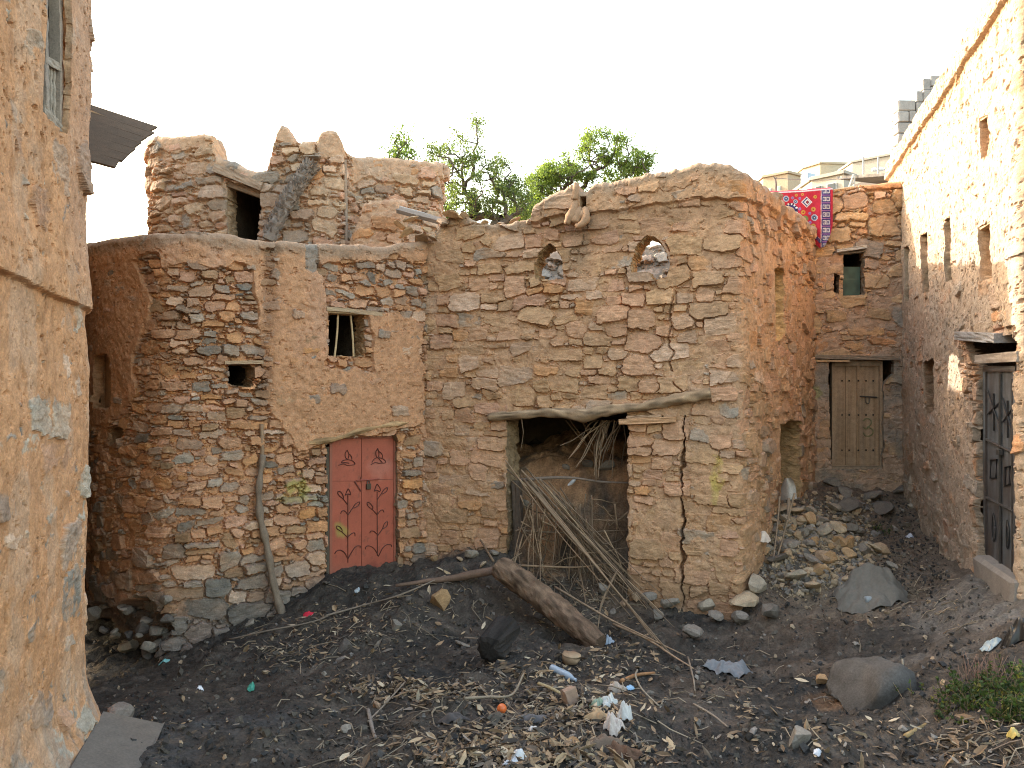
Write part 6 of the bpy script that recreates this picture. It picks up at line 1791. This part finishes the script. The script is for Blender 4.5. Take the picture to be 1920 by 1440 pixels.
# ------------------------------------------------------------------ litter nobody could count
def scatter_px(blobs, n):
    R = np.random.RandomState(len(blobs) * 97 + n)
    w_ = np.array([b[4] for b in blobs], float); w_ /= w_.sum(); out = []
    while len(out) < n:
        b = blobs[R.choice(len(blobs), p=w_)]
        px, py = b[0] + R.normal(0, b[2]), b[1] + R.normal(0, b[3])
        if 180 < px < 1930 and 1030 < py < 1500: out.append((px, py))
    return out
def leaf_litter(n):
    blobs = [(1070, 1330, 70, 22, 3), (960, 1390, 90, 20, 3), (800, 1300, 60, 11, 2.6), (1010, 1265, 60, 16, 1.2), (1060, 1420, 100, 18, 3), (700, 1290, 50, 10, .8), (560, 1225, 60, 22, .9), (640, 1170, 60, 20, .8), (820, 1100, 70, 30, .6), (1160, 1240, 50, 25, .9), (1400, 1350, 100, 40, .5), (1600, 1400, 120, 30, .5), (800, 1220, 120, 40, .8), (500, 1330, 130, 50, .35), (1100, 1130, 60, 45, 1.6), (1680, 1130, 60, 15, .6), (1830, 1400, 50, 30, .8), (880, 1430, 80, 15, 1.5)]
    P = scatter_px(blobs, n); V, K, Qs, Ts = [], [], [], []
    pal = [(.28, .185, .11), (.36, .255, .155), (.20, .13, .08), (.14, .10, .07), (.46, .36, .25), (.24, .19, .15), (.08, .062, .05)]
    R = np.random.RandomState(4)
    for (px, py) in P:
        p = hit(px, py); L = R.uniform(.025, .075) * (1 if R.rand() < .75 else 1.9); W_ = L * R.uniform(.22, .45)
        d = Vector((R.normal(), R.normal(), R.normal() * .35)).normalized(); s_ = d.cross(Vector((R.normal() * .5, R.normal() * .5, 1))).normalized(); n_ = d.cross(s_)
        c = p + Vector((0, 0, R.uniform(.004, .03))); curl = R.uniform(-.25, .35) * L
        i = len(V)
        V += [c - d * L * .5, c - d * L * .1 + s_ * W_ * .5 + n_ * curl * .6, c - d * L * .1 - s_ * W_ * .5 + n_ * curl * .6, c - d * L * .1, c + d * L * .28 + s_ * W_ * .38 + n_ * curl, c + d * L * .28 - s_ * W_ * .38 + n_ * curl, c + d * L * .28 + n_ * curl * .4, c + d * L * .55 + n_ * curl * .6]
        Ts += [(i, i + 3, i + 1), (i, i + 2, i + 3), (i + 4, i + 6, i + 7), (i + 6, i + 5, i + 7)]; Qs += [(i + 1, i + 3, i + 6, i + 4), (i + 3, i + 2, i + 5, i + 6)]
        k = np.array(pal[R.choice(7, p=[.22, .2, .2, .14, .08, .08, .08])]) * R.uniform(.7, 1.2); K += [k] * 8
    mb = MB(); mb.add([tuple(v) for v in V], Qs, Ts, np.array(K)); return tag(mb.build('leaf_litter', M['litter']), kind='stuff')
leaf_litter(3600)
def twigs(n):
    blobs = [(1000, 1340, 150, 50, 3), (560, 1210, 90, 30, 1.2), (760, 1150, 90, 35, 1), (1100, 1120, 60, 50, 2), (1400, 1300, 140, 60, 1), (1500, 1080, 70, 50, 1.2), (1700, 1130, 70, 30, 1), (700, 1390, 120, 35, 1), (1850, 1400, 50, 30, 1), (1640, 1030, 60, 40, .8)]
    P = scatter_px(blobs, n); mb = MB(); R = np.random.RandomState(8)
    for (px, py) in P:
        p = hit(px, py); L = R.gamma(2, .06) + .04; a = R.rand() * 6.28; d = Vector((math.cos(a), math.sin(a), 0)) * L
        q = p + d; q.z = gz(q.x, q.y)
        m = p.lerp(q, .5) + Vector((R.normal() * .02, R.normal() * .02, R.uniform(.0, .03)))
        g = R.uniform(.6, 1.3); mb.tube([p + Vector((0, 0, .008)), m + Vector((0, 0, .012)), q + Vector((0, 0, .01))], [.005 * g, .0045 * g, .003 * g], 4, shade((.26, .20, .14) if R.rand() < .7 else (.13, .10, .08), R.uniform(.6, 1.3)), caps=False)
    return tag(mb.build('twig_litter', M['timber']), kind='stuff')
twigs(900)
def gravel(n):
    R = np.random.RandomState(12); mb = MB()
    base = np.array([(1, 0, 0), (-1, 0, 0), (0, 1, 0), (0, -1, 0), (0, 0, .7), (0, 0, -.7), (.6, .6, .4), (-.6, .5, .35), (.5, -.6, .4), (-.55, -.6, .3)], float)
    T = [(4, 0, 6), (4, 6, 2), (4, 2, 7), (4, 7, 1), (4, 1, 9), (4, 9, 3), (4, 3, 8), (4, 8, 0), (5, 6, 0), (5, 2, 6), (5, 7, 2), (5, 1, 7), (5, 9, 1), (5, 3, 9), (5, 8, 3), (5, 0, 8)]
    V, Ts, K = [], [], []
    k = 0
    while k < n:
        if R.rand() < .30: px, py = R.normal(1500, 60), R.normal(1030, 50)
        elif R.rand() < .25: px, py = R.uniform(1560, 1780), R.uniform(930, 1100)
        else: px, py = R.uniform(200, 1900), 1080 + 360 * R.rand() ** .9
        if py > 1440 or py < 925: continue
        p = hit(px, py); s_ = R.gamma(2.0, .0065) + .005
        heap = 1420 < px < 1640 and py < 1120
        c = np.array(((.32, .24, .16), (.22, .19, .16), (.16, .14, .125), (.36, .26, .17))[R.randint(4)]) if heap or R.rand() < .16 else np.array(((.06, .05, .044), (.09, .075, .06), (.045, .042, .04))[R.randint(3)])
        if heap: s_ *= 1.7
        Rz = np.linalg.qr(R.normal(0, 1, (3, 3)))[0]
        P = (base * R.uniform(.7, 1.25, (10, 1))) * np.array((1, .8, .7)) @ Rz.T * s_
        i = len(V); V += list(P + np.array((p.x, p.y, p.z + s_ * .25))); Ts += [(a + i, b + i, c_ + i) for a, b, c_ in T]; K += [c * R.uniform(.75, 1.25)] * 10; k += 1
    mb.add(np.array(V), (), Ts, np.array(K)); return tag(mb.build('gravel', M['rock']), kind='stuff')
gravel(8000)
